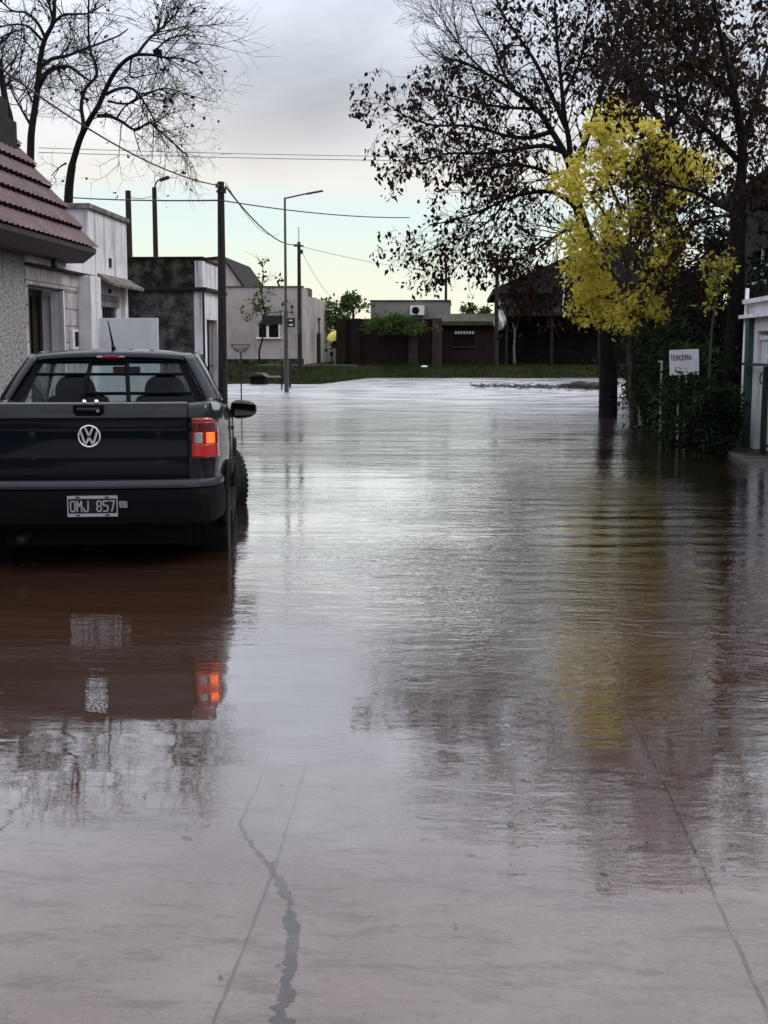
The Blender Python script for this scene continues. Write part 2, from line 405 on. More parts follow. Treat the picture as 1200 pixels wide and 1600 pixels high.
strip('road_joint', resamp(j1, 26, .0012, 3), .0065, m_joint, .35, 1)
j2 = [ground_pt(1232, 1660), ground_pt(1200, 1585), ground_pt(1095, 1350), ground_pt(1025, 1200), ground_pt(940, 1030)]
strip('road_joint', resamp(j2, 20, .0012, 4), .0055, m_joint, .35, 2)
cs = [ground_pt(*q) for q in ((432, 1650), (436, 1590), (442, 1550), (455, 1500), (455, 1450), (452, 1410), (440, 1380), (424, 1360), (405, 1335), (384, 1310), (376, 1285), (386, 1262), (400, 1236), (420, 1180))]
wds = [.030, .030, .028, .020, .020, .023, .021, .014, .012, .013, .010, .007, .005, .003]
cs2 = resamp(cs, 22, .0012, 8); w2 = list(np.interp(np.linspace(0, 13, len(cs2)), range(14), wds))
strip('road_crack', cs2, w2, m_tar, .55, 5)

# sodden leaves and grit lying on the road near the camera
lv = MB(); rn = random.Random(12)
for _ in range(170):
    y = rn.uniform(2.4, 7.5); x = rn.uniform(-1.9, 2.6); s_ = rn.uniform(.004, .014)*(1 if rn.random() < .8 else 2.0); a = rn.uniform(0, 6.28); z_ = road_z(y/DEPTH_STRETCH)+.003
    ca, sa = math.cos(a), math.sin(a); pts = [(1.3, 0), (.3, .6), (-.9, .35), (-1.2, -.1), (-.2, -.55)]
    lv.quad(*[(x+s_*(p*ca-q*sa), y+s_*(p*sa+q*ca), z_+rn.uniform(0, .003)) for p, q in pts])
tag(lv.build('road_litter', mat('sodden_leaves', (.07, .05, .045), .8, .4, 40)), 'small sodden leaf scraps and grit scattered on the flooded road', 'litter', kind='stuff')
# water surface
m_water = bpy.data.materials.new('flood_water'); m_water.use_nodes = True
def _water():
    N = m_water.node_tree.nodes; L = m_water.node_tree.links; N.remove(N['Principled BSDF']); o = N['Material Output']
    g = N.new('ShaderNodeNewGeometry'); pos = g.outputs['Position']; s = N.new('ShaderNodeSeparateXYZ'); L.new(pos, s.inputs[0])
    def M(op, a, b=None, c=None):
        n = N.new('ShaderNodeMath'); n.operation = op
        for i, v in enumerate((a, b, c)):
            if v is None: continue
            if isinstance(v, (int, float)): n.inputs[i].default_value = v
            else: L.new(v, n.inputs[i])
        return n.outputs[0]
    def noise(sc, st, det=3, rough=.5, dist=0, rot=0):
        mpn = N.new('ShaderNodeMapping'); mpn.inputs['Scale'].default_value = st; mpn.inputs['Rotation'].default_value = (0, 0, rot); L.new(pos, mpn.inputs[0])
        n = N.new('ShaderNodeTexNoise'); n.inputs['Scale'].default_value = sc; n.inputs['Detail'].default_value = det; n.inputs['Roughness'].default_value = rough
        n.inputs['Distortion'].default_value = dist; L.new(mpn.outputs[0], n.inputs['Vector']); return n.outputs['Fac']
    def mr(v, a, b, c, d, sm=True):
        n = N.new('ShaderNodeMapRange'); n.interpolation_type = 'SMOOTHSTEP' if sm else 'LINEAR'; L.new(v, n.inputs['Value'])
        for k, x in zip(('From Min', 'From Max', 'To Min', 'To Max'), (a, b, c, d)): n.inputs[k].default_value = x
        return n.outputs[0]
    Y = M('DIVIDE', s.outputs['Y'], DEPTH_STRETCH); X = s.outputs['X']
    patch = noise(.28, (1, .8, 1), 3)                                   # gusty patches
    chopmask = M('MULTIPLY', M('MULTIPLY', mr(Y, 2.6, 6.0, .10, 1.0), mr(Y, 9, 20, 1.0, .42)), mr(patch, .38, .62, .35, 1.3))
    rightmask = mr(X, -.9, .3, .42, 1.0)
    chopmask = M('MULTIPLY', chopmask, M('MAXIMUM', rightmask, mr(Y, 6, 14, .2, .9)))
    h1 = M('MULTIPLY', M('SUBTRACT', noise(3.9, (.62, 1.7, 1), 4, .58, .6, .08), .5), .0135)
    h2 = M('MULTIPLY', M('SUBTRACT', noise(1.5, (.55, 1.6, 1), 2, .5, 0, -.12), .5), .016)
    h3 = M('MULTIPLY', M('SUBTRACT', noise(15, (.85, 1.25, 1), 3, .65, .8, .2), .5), .0046)
    h4 = M('MULTIPLY', M('MULTIPLY', M('SUBTRACT', noise(1.9, (.45, 1.7, 1), 5, .7, .6, .03), .5), .040), mr(Y, 13, 24, 0.0, 1.0))
    chop = M('ADD', M('MULTIPLY', M('ADD', M('ADD', h1, h2), h3), chopmask), h4)
    # long parallel wavelets right of the middle of the street
    wob = M('MULTIPLY', noise(.9, (1, 1, 1), 2), 2.2)
    ph = M('ADD', M('MULTIPLY', Y, 2*math.pi/.33), M('ADD', M('MULTIPLY', X, -1.2), M('MULTIPLY', wob, 3.0)))
    tr = M('MULTIPLY', M('SINE', ph), .0026)
    dx = M('DIVIDE', M('SUBTRACT', X, 1.0), 1.5); dy = M('DIVIDE', M('SUBTRACT', Y, 7.0), 2.0)
    dist = M('SQRT', M('ADD', M('MULTIPLY', dx, dx), M('MULTIPLY', dy, dy)))
    tr = M('MULTIPLY', tr, mr(dist, .2, 1.2, 1.0, 0.0))
    # oblique wavelets at the right edge, near
    ph2 = M('ADD', M('MULTIPLY', Y, 38), M('ADD', M('MULTIPLY', X, 24), M('MULTIPLY', wob, 4.0)))
    d2x = M('DIVIDE', M('SUBTRACT', X, 2.0), .9); d2y = M('DIVIDE', M('SUBTRACT', Y, 4.0), 1.1)
    dist2 = M('SQRT', M('ADD', M('MULTIPLY', d2x, d2x), M('MULTIPLY', d2y, d2y)))
    tr2 = M('MULTIPLY', M('MULTIPLY', M('SINE', ph2), .0005), mr(dist2, .2, 1.2, 1.0, 0.0))
    swell = M('MULTIPLY', M('MULTIPLY', M('SUBTRACT', noise(1.0, (.35, 1.5, 1), 2, .4, 0, .05), .5), .010), mr(Y, 1.5, 3.5, .6, 1.0))
    H = M('ADD', M('ADD', chop, swell), M('ADD', tr, tr2))
    bp = N.new('ShaderNodeBump'); bp.inputs['Strength'].default_value = 1; bp.inputs['Distance'].default_value = 1.0
    L.new(H, bp.inputs['Height'])
    fr = N.new('ShaderNodeFresnel'); fr.inputs[0].default_value = 1.45; L.new(bp.outputs[0], fr.inputs['Normal'])
    gl = N.new('ShaderNodeBsdfGlossy'); L.new(M('ADD', mr(Y, 10, 30, .012, .045), M('MULTIPLY', mr(Y, 8, 27, 0.0, .27, False), mr(noise(1.3, (.30, 1.9, 1), 5, .7, .5, .02), .38, .60, .30, 1.0))), gl.inputs['Roughness']); L.new(bp.outputs[0], gl.inputs['Normal']); gl.inputs[0].default_value = (1, 1, 1, 1)
    tp = N.new('ShaderNodeBsdfTransparent'); tp.inputs[0].default_value = (.93, .88, .86, 1)
    df = N.new('ShaderNodeBsdfDiffuse'); df.inputs[0].default_value = (.082, .041, .024, 1)
    body = N.new('ShaderNodeMixShader'); L.new(mr(Y, 2.0, 4.4, .04, .88), body.inputs[0]); L.new(tp.outputs[0], body.inputs[1]); L.new(df.outputs[0], body.inputs[2])
    mx = N.new('ShaderNodeMixShader'); L.new(M('MINIMUM', M('MULTIPLY', fr.outputs[0], mr(Y, 1.8, 3.2, 1.25, 2.0)), .95), mx.inputs[0]); L.new(body.outputs[0], mx.inputs[1]); L.new(gl.outputs[0], mx.inputs[2])
    L.new(mx.outputs[0], o.inputs[0])
_water()
wt = MP(); wt.quad((-90, .3, 0), (90, .3, 0), (90, 50, 0), (-90, 50, 0)); tag(wt.build('water', m_water), kind='structure')

# pavements
pv = MP(); pv.box(-7.6, -4.35, -20, 15, -.3, .05); pv.box(-7.6, -4.35, 15.003, 27, -.3, -.03); tag(pv.build('pavement', m_pave), kind='structure')
kb = MP(); kb.box(-4.35, -4.2, -20, 15, -.3, .06); kb.box(-4.35, -4.2, 15.003, 27.1, -.3, -.02); tag(kb.build('kerb', m_kerb, bevel=.015), kind='structure')
pv = MP(); pv.box(3.65, 5.5, 11.4, 13.5, -.3, .04); pv.box(3.25, 5.5, 13.503, 27, -.3, -.03); tag(pv.build('pavement', m_pave), kind='structure')
kb = MP(); kb.box(3.5, 3.647, 11.4, 13.5, -.3, .05); kb.box(3.1, 3.25, 13.503, 27.1, -.3, -.02); kb.box(3.5, 9, 11.25, 11.397, -.3, .052)
kb.prism([(3.5, 11.24, .04), (3.5, 10.0, -.03), (3.5, 10.0, -.3), (3.5, 11.24, -.3)], (1.5, 0, 0))
tag(kb.build('kerb', m_kerb, bevel=.012), kind='structure')
yl = MP(); yl.box(-60, -7.6, -20, 27, -.3, .08); yl.box(5.5, 60, 10.6, 27, -.3, .08); yl.box(5.5, 60, -20, 10.44, -.3, .04)
tag(yl.build('yard_ground', m_soil), kind='structure')

# far bank: raised verge behind the cross street
m_grass = mat('verge_grass', (.012, .022, .005), 1.0, .0, .8, .05, 14, spec=.02, col2=(.022, .019, .011), thr=(.38, .6))
def shore(x):
    # y of the waterline; a spit reaches out on the left
    base = 44.3+.25*math.sin(x*1.3)+.15*math.sin(x*3.7+1)
    if x < -4.4: base = 44.3-min(1, (-4.4-x)/1.0)*8.2+.2*math.sin(x*2.1)
    return base
vg = MP(); rv = random.Random(4)
xs = list(np.arange(-90, -16, 4.0))+list(np.arange(-16, 14, .5))+list(np.arange(14, 91, 4.0)); rows = [-.6, 0, .3, .8, 1.6, 3, 5, 7, 12, 30, 120]
def vz(r_, x, y):
    z = -.14+.16*(r_+.6) if r_ < .8 else .085+.11*(min(r_, 5)-.8)
    if r_ > 0 and r_ < 12: z += rv.uniform(-.03, .035)
    return z
VG = [[(x, shore(x)+r_, vz(r_, x, shore(x)+r_)) if r_ < 12 else (x, 50+r_, .56) for r_ in rows] for x in xs]
for a, b in zip(VG, VG[1:]):
    for i in range(len(rows)-1): vg.quad(a[i], b[i], b[i+1], a[i+1])
tag(vg.build('grass_verge', m_grass, smooth=True), kind='structure')
gb = MP(); rg = random.Random(7)
m_blade = leafmat('grass_blades', [(.007, .012, .003), (.018, .034, .008), (.030, .036, .012)], .3, 2.0)
for _ in range(9000):
    x = rg.uniform(-14, 10); r_ = rg.uniform(.25, 6.0)
    if math.sin(x*1.7)+math.sin(r_*2.3+x)+rg.uniform(-1, 1) < -.6: continue
    y = shore(x)+r_; z = (-.14+.16*(r_+.6) if r_ < .8 else .085+.11*(min(r_, 5)-.8))-.02
    h = rg.uniform(.06, .22); a = rg.uniform(0, 6.28); w = rg.uniform(.015, .04); l = rg.uniform(-.08, .08)
    gb.quad((x-w*math.cos(a), y-w*math.sin(a), z), (x+w*math.cos(a), y+w*math.sin(a), z), (x+l, y+l*.5, z+h))
tag(gb.build('grass', m_blade), 'short rough grass and weeds on the far bank', 'grass', kind='stuff')
fp = MP(); fp.prism([(-11, 48.6, .50), (-5.5, 48.0, .50), (-5.5, 49.2, .52), (-11, 49.9, .52)], (0, 0, .06)); tag(fp.build('footpath', m_kerb), kind='structure')

# ------------------------------------------------------------------ buildings, left side of the street
m_stucco = mat('rough_cast_stucco', (.42, .40, .40), .95, 0, 17, .035, 21, col2=(.16, .15, .15), thr=(.36, .56), streak=.45)
m_white = mat('white_painted_plaster', (.80, .77, .81), .8, .10, 1.6, .004, 30, streak=.35)
m_whitec = mat('weathered_white_plaster', (.74, .71, .75), .85, .16, 1.2, .006, 25, streak=.75)
m_dark = mat('dark_opening', (.005, .005, .006), .7, spec=.12)
m_wood = mat('dark_stained_door', (.028, .018, .014), .5, .3, 6, .003, 30, stretch=(4, 4, .4))
m_stone = brickmat('stone_slab_cladding', (.54, .50, .50), (.44, .41, .41), (.20, .18, .18), 1, .42, .30, .012, 'Y', .012)
m_lintel = brickmat('upright_stone_lintel', (.60, .56, .57), (.50, .46, .47), (.20, .18, .18), 1, .17, .5, .010, 'Y', .010)
m_tilebrick = brickmat('brick_strip', (.30, .26, .26), (.22, .19, .19), (.14, .13, .13), 1, .26, .13, .014, 'Y', .01)
m_moss = mat('mossy_parapet', (.10, .095, .075), .95, 0, 3.5, .015, 22, col2=(.010, .013, .008), thr=(.45, .70), detail=10)
m_mottle = mat('peeling_damp_wall', (.15, .132, .14), .95, 0, 3.2, .025, 18, col2=(.020, .017, .020), thr=(.38, .66), detail=14, streak=.7)
m_ledge = mat('dark_ledge', (.020, .018, .018), .9, .3, 5, .006, 30)
m_roofm = mat('mauve_metal_roof_tiles', (.15, .092, .096), .55, 0, 2.4, .003, 30, col2=(.085, .058, .058), thr=(.35, .60), detail=9)
m_soffit = mat('soffit', (.05, .035, .035), .8, .3, 3)
m_pole = mat('weathered_timber_pole', (.026, .022, .021), .9, .35, 5, .006, 24, stretch=(3, 3, .3))
m_steel = mat('galvanised_steel', (.10, .10, .10), .45, .2, 8, metal=.6)
m_black = mat('black_metal', (.014, .014, .015), .45, spec=.4)

# house with the mansard roof
H = thing('mansard_house', (-7.0, 9, 0), 'rough grey stucco house under a steep mauve ribbed mansard roof, nearest on the left', 'house')
w = MP(); w.box(-7.3, -7.0, 1.0, 14.45, 0, 3.25); w.box(-13, -7.3, 14.15, 14.45, 0, 3.2); w.box(-13, -7.3, 1.0, 1.3, 0, 3.2); w.box(-13, -12.7, 1.3, 14.15, 0, 3.2)
w.build('wall', m_stucco, H, world=True)
# mansard: slope from eave (X=-6.42,z=3.06) to top (X=-8.5,z=5.95); far end cut at Y=15.9
rf = MP(); lips = []; nC = 8; e0 = Vector((-6.42, 0, 3.10)); e1 = Vector((-8.52, 0, 5.95)); sl = (e1-e0)/nC; nrm = Vector((sl.z, 0, -sl.x)).normalized()
Y0, Y1 = 1.0, 15.85; pitch = .16; ny = int((Y1-Y0)/pitch)
for c_ in range(nC):
    a = e0+sl*c_; b = a+sl*1.03
    def fn(u, v, a=a, b=b):
        y = Y0+(Y1-Y0)*u; k = .032*(1-abs(math.sin(u*ny*math.pi)))
        p = a.lerp(b, v); lift = .085*(1-v)+.004+k
        return (p.x+nrm.x*lift, y, p.z+nrm.z*lift)
    rf.grid(fn, ny*6, 1)
    # front lip of the course and its far end
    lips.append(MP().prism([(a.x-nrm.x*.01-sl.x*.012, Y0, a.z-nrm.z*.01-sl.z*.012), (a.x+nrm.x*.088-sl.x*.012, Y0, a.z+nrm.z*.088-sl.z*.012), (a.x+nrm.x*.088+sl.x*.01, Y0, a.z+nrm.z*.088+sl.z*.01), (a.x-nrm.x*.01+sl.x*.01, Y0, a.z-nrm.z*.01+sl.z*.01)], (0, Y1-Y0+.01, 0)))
roof = rf.build('roof', m_roofm, H, world=True)
for q_ in lips[1:]: q_.build('tile_gap_shade', mat('painted_tile_shade', (.02, .012, .013), .95, spec=.1), roof, world=True)  # near-black lips paint in the shadow gap under each tile course
fc = MP(); fc.prism([(e0.x+.04, Y0, 3.13), (e0.x+.03, Y0, 3.06), (e0.x-.20, Y0, 2.89), (e0.x-.63, Y0, 2.89), (e0.x-.63, Y0, 3.26), (e0.x-.05, Y0, 3.20)], (0, Y1-Y0+.02, 0))
for (ya) in (Y1,):
    fc.prism([(e0.x-.02, ya, 3.14), (e1.x, ya, 5.93), (-12.5, ya, 5.93), (-12.5, ya, 3.26), (e0.x-.55, ya, 3.26)], (0, .03, 0))
fc.build('eave_fascia', mat('plum_fascia', (.060, .036, .040), .6, .2, 4), roof, world=True)
tp = MP(); tp.box(-13, -8.50, Y0, Y1, 5.88, 5.95); tp.build('flat_roof', m_ledge, H, world=True)
ch = MP(); ch.box(-8.4, -7.60, 14.8, 15.6, 4.2, 5.26); ch.box(-8.42, -7.72, 14.85, 15.55, 5.263, 5.62)
ch.build('chimney', m_ledge, H, world=True, bevel=.01)

# low white-banded house front with stone cladding
B = thing('stone_fronted_house', (-7.0, 15.7, 0), 'low house front with pale stone cladding, a dark recessed doorway and a white band', 'house')
D0, D1 = 14.55, 15.93
w = MP(); wallx(w, -7.24, -7.0, 14.455, 16.50, 0, 2.44, [(D0, D1, 0, 2.43)]); w.box(-12, -7.24, 16.2, 16.45, 0, 3.1)
w.build('stone_wall', m_stone, B, world=True)
w = MP(); w.box(-7.24, -6.985, 14.455, 16.50, 2.443, 2.732); w.build('lintel', m_lintel, B, world=True)
w = MP(); w.box(-7.3, -6.93, 14.455, 17.03, 2.778, 3.28); w.build('white_band', m_white, B, world=True, bevel=.01)
w = MP(); w.box(-7.3, -6.89, 14.455, 17.03, 2.735, 2.775); w.build('shadow_strip', m_ledge, B, world=True)  # dark strip put in for the shadow line below the white band
w = MP(); w.box(-8.1, -7.243, D1+.003, D1+.12, 0, 2.43); w.box(-7.24, -7.005, D1-.05, D1-.001, 0, 2.42); w.build('reveal', m_white, B, world=True)
w = MP(); w.box(-8.0, -7.42, D0, D0+.05, 0, 2.43); w.box(-7.48, -7.42, D0+.05, D1-.0, 0, 2.43); d = w.build('door', m_wood, B, world=True, bevel=.004)
for k in range(5):
    q = MP(); y = D0+.16+k*.26; q.box(-7.418, -7.395, y, y+.03, .1, 2.3); q.build('door_batten', m_dark, d, world=True)
w = MP(); w.box(-7.05, -6.76, 16.505, 16.98, 0, 2.732); w.build('pilaster', m_white, B, world=True, bevel=.012)
w = MP(); w.box(-6.998, -6.93, 16.06, 16.30, 1.38, 1.74); mb_ = w.build('meter_box', m_white, B, world=True, bevel=.01)
w = MP(); w.box(-6.928, -6.915, 16.15, 16.26, 1.44, 1.70); w.build('meter_window', m_dark, mb_, world=True)
w = MP(); w.lathe((-6.75, 15.0, 2.887), [(.0, 0), (.05, -.02), (.06, -.12), (.03, -.18), (0, -.18)], 12); w.build('porch_light', m_black, B, world=True)

# white house with cornice
Cn = thing('white_parapet_house', (-7.0, 18, 0), 'tall white rendered house with stained parapet, small shuttered window and drainpipe', 'house')
w = MP(); wallx(w, -7.25, -7.0, 17.04, 19.03, 0, 4.02, [(17.62, 18.35, 1.55, 2.22)]); w.box(-12.5, -7.25, 17.04, 17.28, 0, 4.02); w.box(-12.5, -7.25, 18.8, 19.03, 0, 4.02)
w.build('wall', m_whitec, Cn, world=True)
w = MP(); w.box(-12.6, -6.94, 16.99, 19.08, 4.023, 4.12); w.build('cornice', mat('grimy_cornice', (.20, .19, .185), .9, .4, 4, .006, 30), Cn, world=True, bevel=.012)
w = MP(); w.box(-6.998, -6.975, 17.08, 17.30, .1, 2.45); w.build('brick_strip', m_tilebrick, Cn, world=True)
w = MP()
for k in range(9):
    y = 17.42+k*.185; w.prism([(-7.0, y, 2.86), (-6.66, y, 2.66), (-6.66, y, 2.60), (-7.0, y, 2.78)], (0, .172, 0))
w.build('tiled_ledge', mat('dusty_roof_tile', (.16, .13, .125), .8, .4, 5, .004, 30), Cn, world=True, bevel=.008)
w = MP(); w.box(-6.998, -6.965, 17.50, 18.45, 2.225, 2.46); w.build('window_lintel', m_tilebrick, Cn, world=True)
wn_ = MP(); wn_.box(-7.14, -7.10, 17.62, 18.35, 1.55, 2.22); win = wn_.build('window', m_dark, Cn, world=True)
w = MP()
for k in range(6): y = 17.70+k*.12; w.box(-7.06, -7.04, y, y+.018, 1.55, 2.22)
w.box(-7.06, -7.04, 17.62, 18.35, 1.98, 2.0); w.build('window_bars', m_black, win, world=True)
w = MP(); w.tube([(-6.95, 18.72, .1), (-6.95, 18.72, 2.72)], .035, 8); w.build('drainpipe', m_white, Cn, world=True, smooth=True)
w = MP(); w.box(-6.998, -6.97, 18.02, 18.10, 3.02, 3.20); w.build('wall_vent', m_ledge, Cn, world=True); w = MP(); w.box(-6.998, -6.96, 17.95, 18.02, 2.50, 2.58); w.build('wall_vent', m_ledge, Cn, world=True)

# pale panel standing on the pavement
pn = thing('sheet_panel', (-6.3, 16.9, .05), 'plain pale grey sheet panel standing upright in front of the tall white house', 'panel')
a = P(150, 497, 16.9); b = P(247, 497, 16.9)
w = MP(); w.box(a.x, b.x, 16.88, 16.92, .25, a.z); w.build('sheet', mat('pale_sheet_metal', (.68, .71, .74), .5, .06, 2, streak=.12), pn, world=True, bevel=.004)
for zz_ in (a.z-.08, .3):
    w = MP(); w.box(a.x, b.x, 16.925, 16.96, zz_, zz_+.06); w.build('back_rail', m_steel, pn, world=True)
for xx in (a.x+.05, b.x-.09):
    w = MP(); w.box(xx, xx+.04, 16.925, 16.965, .05, a.z-.09); w.build('leg', m_steel, pn, world=True)

# mossy house
Dn = thing('mossy_house', (-7.0, 25.7, 0), 'old flat-roofed house with blackened mossy parapet and peeling damp side wall', 'house')
w = MP(); w.box(-15, -7.25, 24.7, 24.95, 0, 2.98); w.box(-15, -7.25, 26.55, 26.8, 0, 2.98); w.build('side_wall', m_mottle, Dn, world=True)
w = MP(); wallx(w, -7.25, -7.0, 24.7, 26.8, 0, 2.98, [(25.05, 26.15, 0, 2.22)]); w.build('front_wall', m_whitec, Dn, world=True)
w = MP(); w.box(-15, -7.22, 24.72, 24.95, 3.08, 3.86); w.box(-15, -7.22, 26.5, 26.78, 3.08, 3.86); w.build('mossy_parapet', m_moss, Dn, world=True)
w = MP(); w.box(-7.217, -7.0, 24.72, 26.78, 3.08, 3.80); w.build('front_parapet', m_whitec, Dn, world=True)
w = MP(); w.box(-15, -6.88, 24.58, 26.9, 2.983, 3.077); w.box(-15, -6.97, 24.68, 24.99, 3.863, 3.91); w.box(-7.25, -6.95, 24.993, 26.82, 3.803, 3.86); w.build('ledge', m_ledge, Dn, world=True, bevel=.01)
w = MP(); w.box(-7.20, -7.14, 25.05, 26.15, 0, 2.22); d = w.build('door', mat('weathered_grey_door', (.15, .125, .12), .7, .35, 5, .004, 20, stretch=(3, 3, .5)), Dn, world=True)
w = MP(); w.box(-7.138, -7.10, 25.58, 25.62, .05, 2.2); w.box(-7.138, -7.12, 25.1, 26.1, .9, .94); w.build('door_rail', m_ledge, d, world=True)
w = MP(); w.tube([(-6.97, 24.64, .1), (-6.97, 24.64, 2.95)], .03, 8); w.build('downpipe', m_ledge, Dn, world=True)
# garden wall in the gap
gw = MP(); wallx(gw, -7.2, -7.0, 19.04, 24.69, 0, 1.25, [(21.2, 22.2, 0, 1.3)]); tag(gw.build('garden_wall', m_mottle), 'low damp garden wall between the white house and the mossy house', 'wall')

# ------------------------------------------------------------------ buildings beyond the cross street
m_pink = mat('pinkish_grey_render', (.40, .35, .34), .9, .14, .8, .004, 20, streak=.25)
G0 = .45
F = thing('pinkish_house', (-11, 55, G0), 'flat-roofed pinkish grey house with one small white-silled window, across the flooded junction', 'house')
w = MP(); wa = P(404, 504, 52); wb = P(437, 527, 52)
wally(w, -22, -8.95, 52, 52.3, G0-.3, 4.97, [(wa.x, wb.x, wb.z, wa.z)]); w.build('front_wall', m_pink, F, world=True)
w = MP(); sideh = 4.62
wp = [(-8.95, 52.3, G0-.3), (-8.95, 63, G0-.3), (-8.95, 63, 4.60), (-8.95, 54.5, 4.60), (-8.95, 53.6, 4.97), (-8.95, 52.3, 4.97)]
w.prism(wp, (-.3, 0, 0)); w.box(-22, -9.25, 62.7, 63, G0-.3, 4.6); w.box(-22, -21.7, 52.3, 62.7, G0-.3, 4.8); w.build('side_wall', m_pink, F, world=True)
w = MP(); w.box(-21.7, -9.25, 52.3, 62.7, 4.35, 4.45); w.build('roof', m_ledge, F, world=True)
w = MP(); w.box(-22.1, -8.9, 51.95, 52.35, 4.973, 5.03); w.build('coping', m_mottle, F, world=True)
w = MP(); w.box(-9.5, -8.92, 54.0, 55.3, 4.603, 5.05); w.build('chimney', mat('red_brick_stack', (.13, .06, .05), .9, .3, 6), F, world=True)
w = MP(); w.box(wa.x, wb.x, 52.12, 52.16, wb.z, wa.z); win = w.build('window', m_dark, F, world=True)
w = MP(); w.box(wa.x-.12, wb.x+.12, 51.88, 52.02, wb.z-.09, wb.z); w.build('window_sill', m_white, win, world=True)
xm = wa.x+(wb.x-wa.x)*.42; w = MP(); w.box(xm-.07, xm+.07, 52.02, 52.1, wb.z, wa.z); w.build('window_frame', m_white, win, world=True); w = MP(); w.box(wb.x-.07, wb.x, 52.02, 52.1, wb.z, wa.z); w.build('window_frame', m_white, win, world=True)
w = MP(); w.box(-8.948, -8.88, 57.2, 58.4, G0, 2.45); w.build('door', m_dark, F, world=True)
w = MP(); w.tube([(-8.86, 57.6, 2.45), (-8.86, 57.6, 3.3)], .05, 6); w.lathe((-8.86, 57.6, 3.3), [(0, .12), (.1, .1), (.12, -.02), (0, -.06)], 10); w.build('wall_lamp', m_black, F, world=True)
w = MP(); w.prism([(-22, 51.93, G0-.3), (-8.9, 51.93, G0-.3), (-8.9, 51.93, G0+.42), (-22, 51.93, G0+.36)], (0, .06, 0)); w.build('damp_plinth', m_moss, F, world=True)

E = thing('sloping_roof_shed', (-16, 60, G0), 'grey building end with a sloping roofline rising behind the pinkish house', 'shed')
q1 = P(300, 408, 64); q2 = P(349, 404, 64); q3 = P(378, 447, 64); q4 = P(386, 458, 64)
w = MP(); w.prism([(q1.x, 64, G0), (q4.x, 64, G0), (q4.x, 64, q4.z), (q2.x, 64, q2.z), (q1.x, 64, q1.z)], (0, 8, 0)); w.build('wall', m_pink, E, world=True)
w = MP(); w.prism([(q2.x, 63.8, q2.z+.003), (q4.x+.15, 63.8, q4.z-.1), (q4.x+.15, 63.8, q4.z+.1), (q2.x, 63.8, q2.z+.16), (q1.x, 63.8, q1.z+.16), (q1.x, 63.8, q1.z+.003)], (0, 8.4, 0)); w.build('roof', m_ledge, E, world=True)

m_bw = brickmat('dark_brown_brick', (.022, .010, .009), (.015, .007, .007), (.015, .011, .010), 1, .26, .08, .012, 'X', .006)
m_pil = mat('brown_render', (.038, .029, .026), .9, .2, 3, .004, 20)
a = P(531, 500, 50); b = P(690, 500, 50); zt = a.z
Gw = thing('brown_brick_wall', ((a.x+b.x)/2, 50, G0), 'long dark red-brown boundary wall with wide pillars, below the grey flat-roofed building', 'wall')
w = MP(); w.box(a.x, b.x-.1, 50, 50.22, G0-.3, zt); w.build('wall', m_bw, Gw, world=True)
for px in (533, 556, 646, 683):
    c_ = P(px, 520, 50).x; w = MP(); w.box(c_-.26, c_+.26, 49.86, 50.3, G0-.3, zt+.08); w.build('pillar', m_pil if px > 600 else m_bw, Gw, world=True)
w = MP(); w.box(a.x, b.x-.1, 49.95, 50.27, zt+.003, zt+.06); w.build('coping', m_ledge, Gw, world=True)

m_greyr = mat('grey_render', (.20, .19, .175), .9, .1, 1, .003, 20, streak=.2)
a = P(579, 471, 60); b = P(703, 471, 60)
Hh = thing('grey_flat_building', ((a.x+b.x)/2, 63, G0), 'plain grey flat-roofed building with an air conditioner on its wall', 'building')
w = MP(); w.box(a.x, b.x, 60, 60.3, G0-.3, a.z); w.box(a.x, a.x+.3, 60.3, 66, G0-.3, a.z); w.box(b.x-.3, b.x, 60.3, 66, G0-.3, a.z); w.box(a.x, b.x, 66, 66.3, G0-.3, a.z); w.build('wall', m_greyr, Hh, world=True)
w = MP(); w.box(a.x-.06, b.x+.06, 59.94, 66.36, a.z+.003, a.z+.09); w.build('roof', m_mottle, Hh, world=True)
c_ = P(652, 485, 59.8); ac = thing('air_conditioner', (c_.x, 59.85, c_.z-.32), 'white air conditioner unit with dark fan grille on the grey flat building', 'air conditioner')
w = MP(); w.box(c_.x-.47, c_.x+.47, 59.55, 59.97, c_.z-.32, c_.z+.30); w.build('casing', mat('white_enamel', (.72, .72, .70), .4), ac, world=True, bevel=.02)
w = MP(); w.lathe((c_.x-.1, 59.54, c_.z-.01), [(.0, 0), (.24, 0), (.24, .02), (0, .02)], 20, 'Y'); w.build('fan_grille', m_dark, ac, world=True)
for dx in (-.3, .24):
    w = MP(); w.box(c_.x+dx, c_.x+dx+.06, 59.56, 59.99, c_.z-.40, c_.z-.33); w.build('bracket', m_black, ac, world=True)

a = P(686, 505, 51); b = P(776, 505, 51)
I = thing('dark_brick_house', ((a.x+b.x)/2, 54, G0), 'low dark red brick house with mossy sloping roof and a small scalloped window shade', 'house')
wi = P(708, 517, 51); wj = P(741, 541, 51)
w = MP(); wally(w, a.x, b.x, 51, 51.25, G0-.3, 2.95, [(wi.x, wj.x, wj.z, wi.z)]); w.box(a.x, a.x+.25, 51.25, 57, G0-.3, 2.95); w.box(b.x-.25, b.x, 51.25, 57, G0-.3, 2.95)
w.build('wall', brickmat('dark_red_brick', (.036, .016, .013), (.026, .012, .011), (.02, .015, .014), 1, .26, .08, .012, 'X'), I, world=True)
w = MP(); z1 = P(690, 502, 50.6).z; z2 = P(770, 489, 54).z
w.prism([(a.x-.2, 50.6, z1-.22), (a.x-.2, 50.6, z1), (a.x-.2, 54, z1+.55), (a.x-.2, 57.3, z1+.1), (a.x-.2, 57.3, z1-.1)], (b.x-a.x+.6, 0, 0))
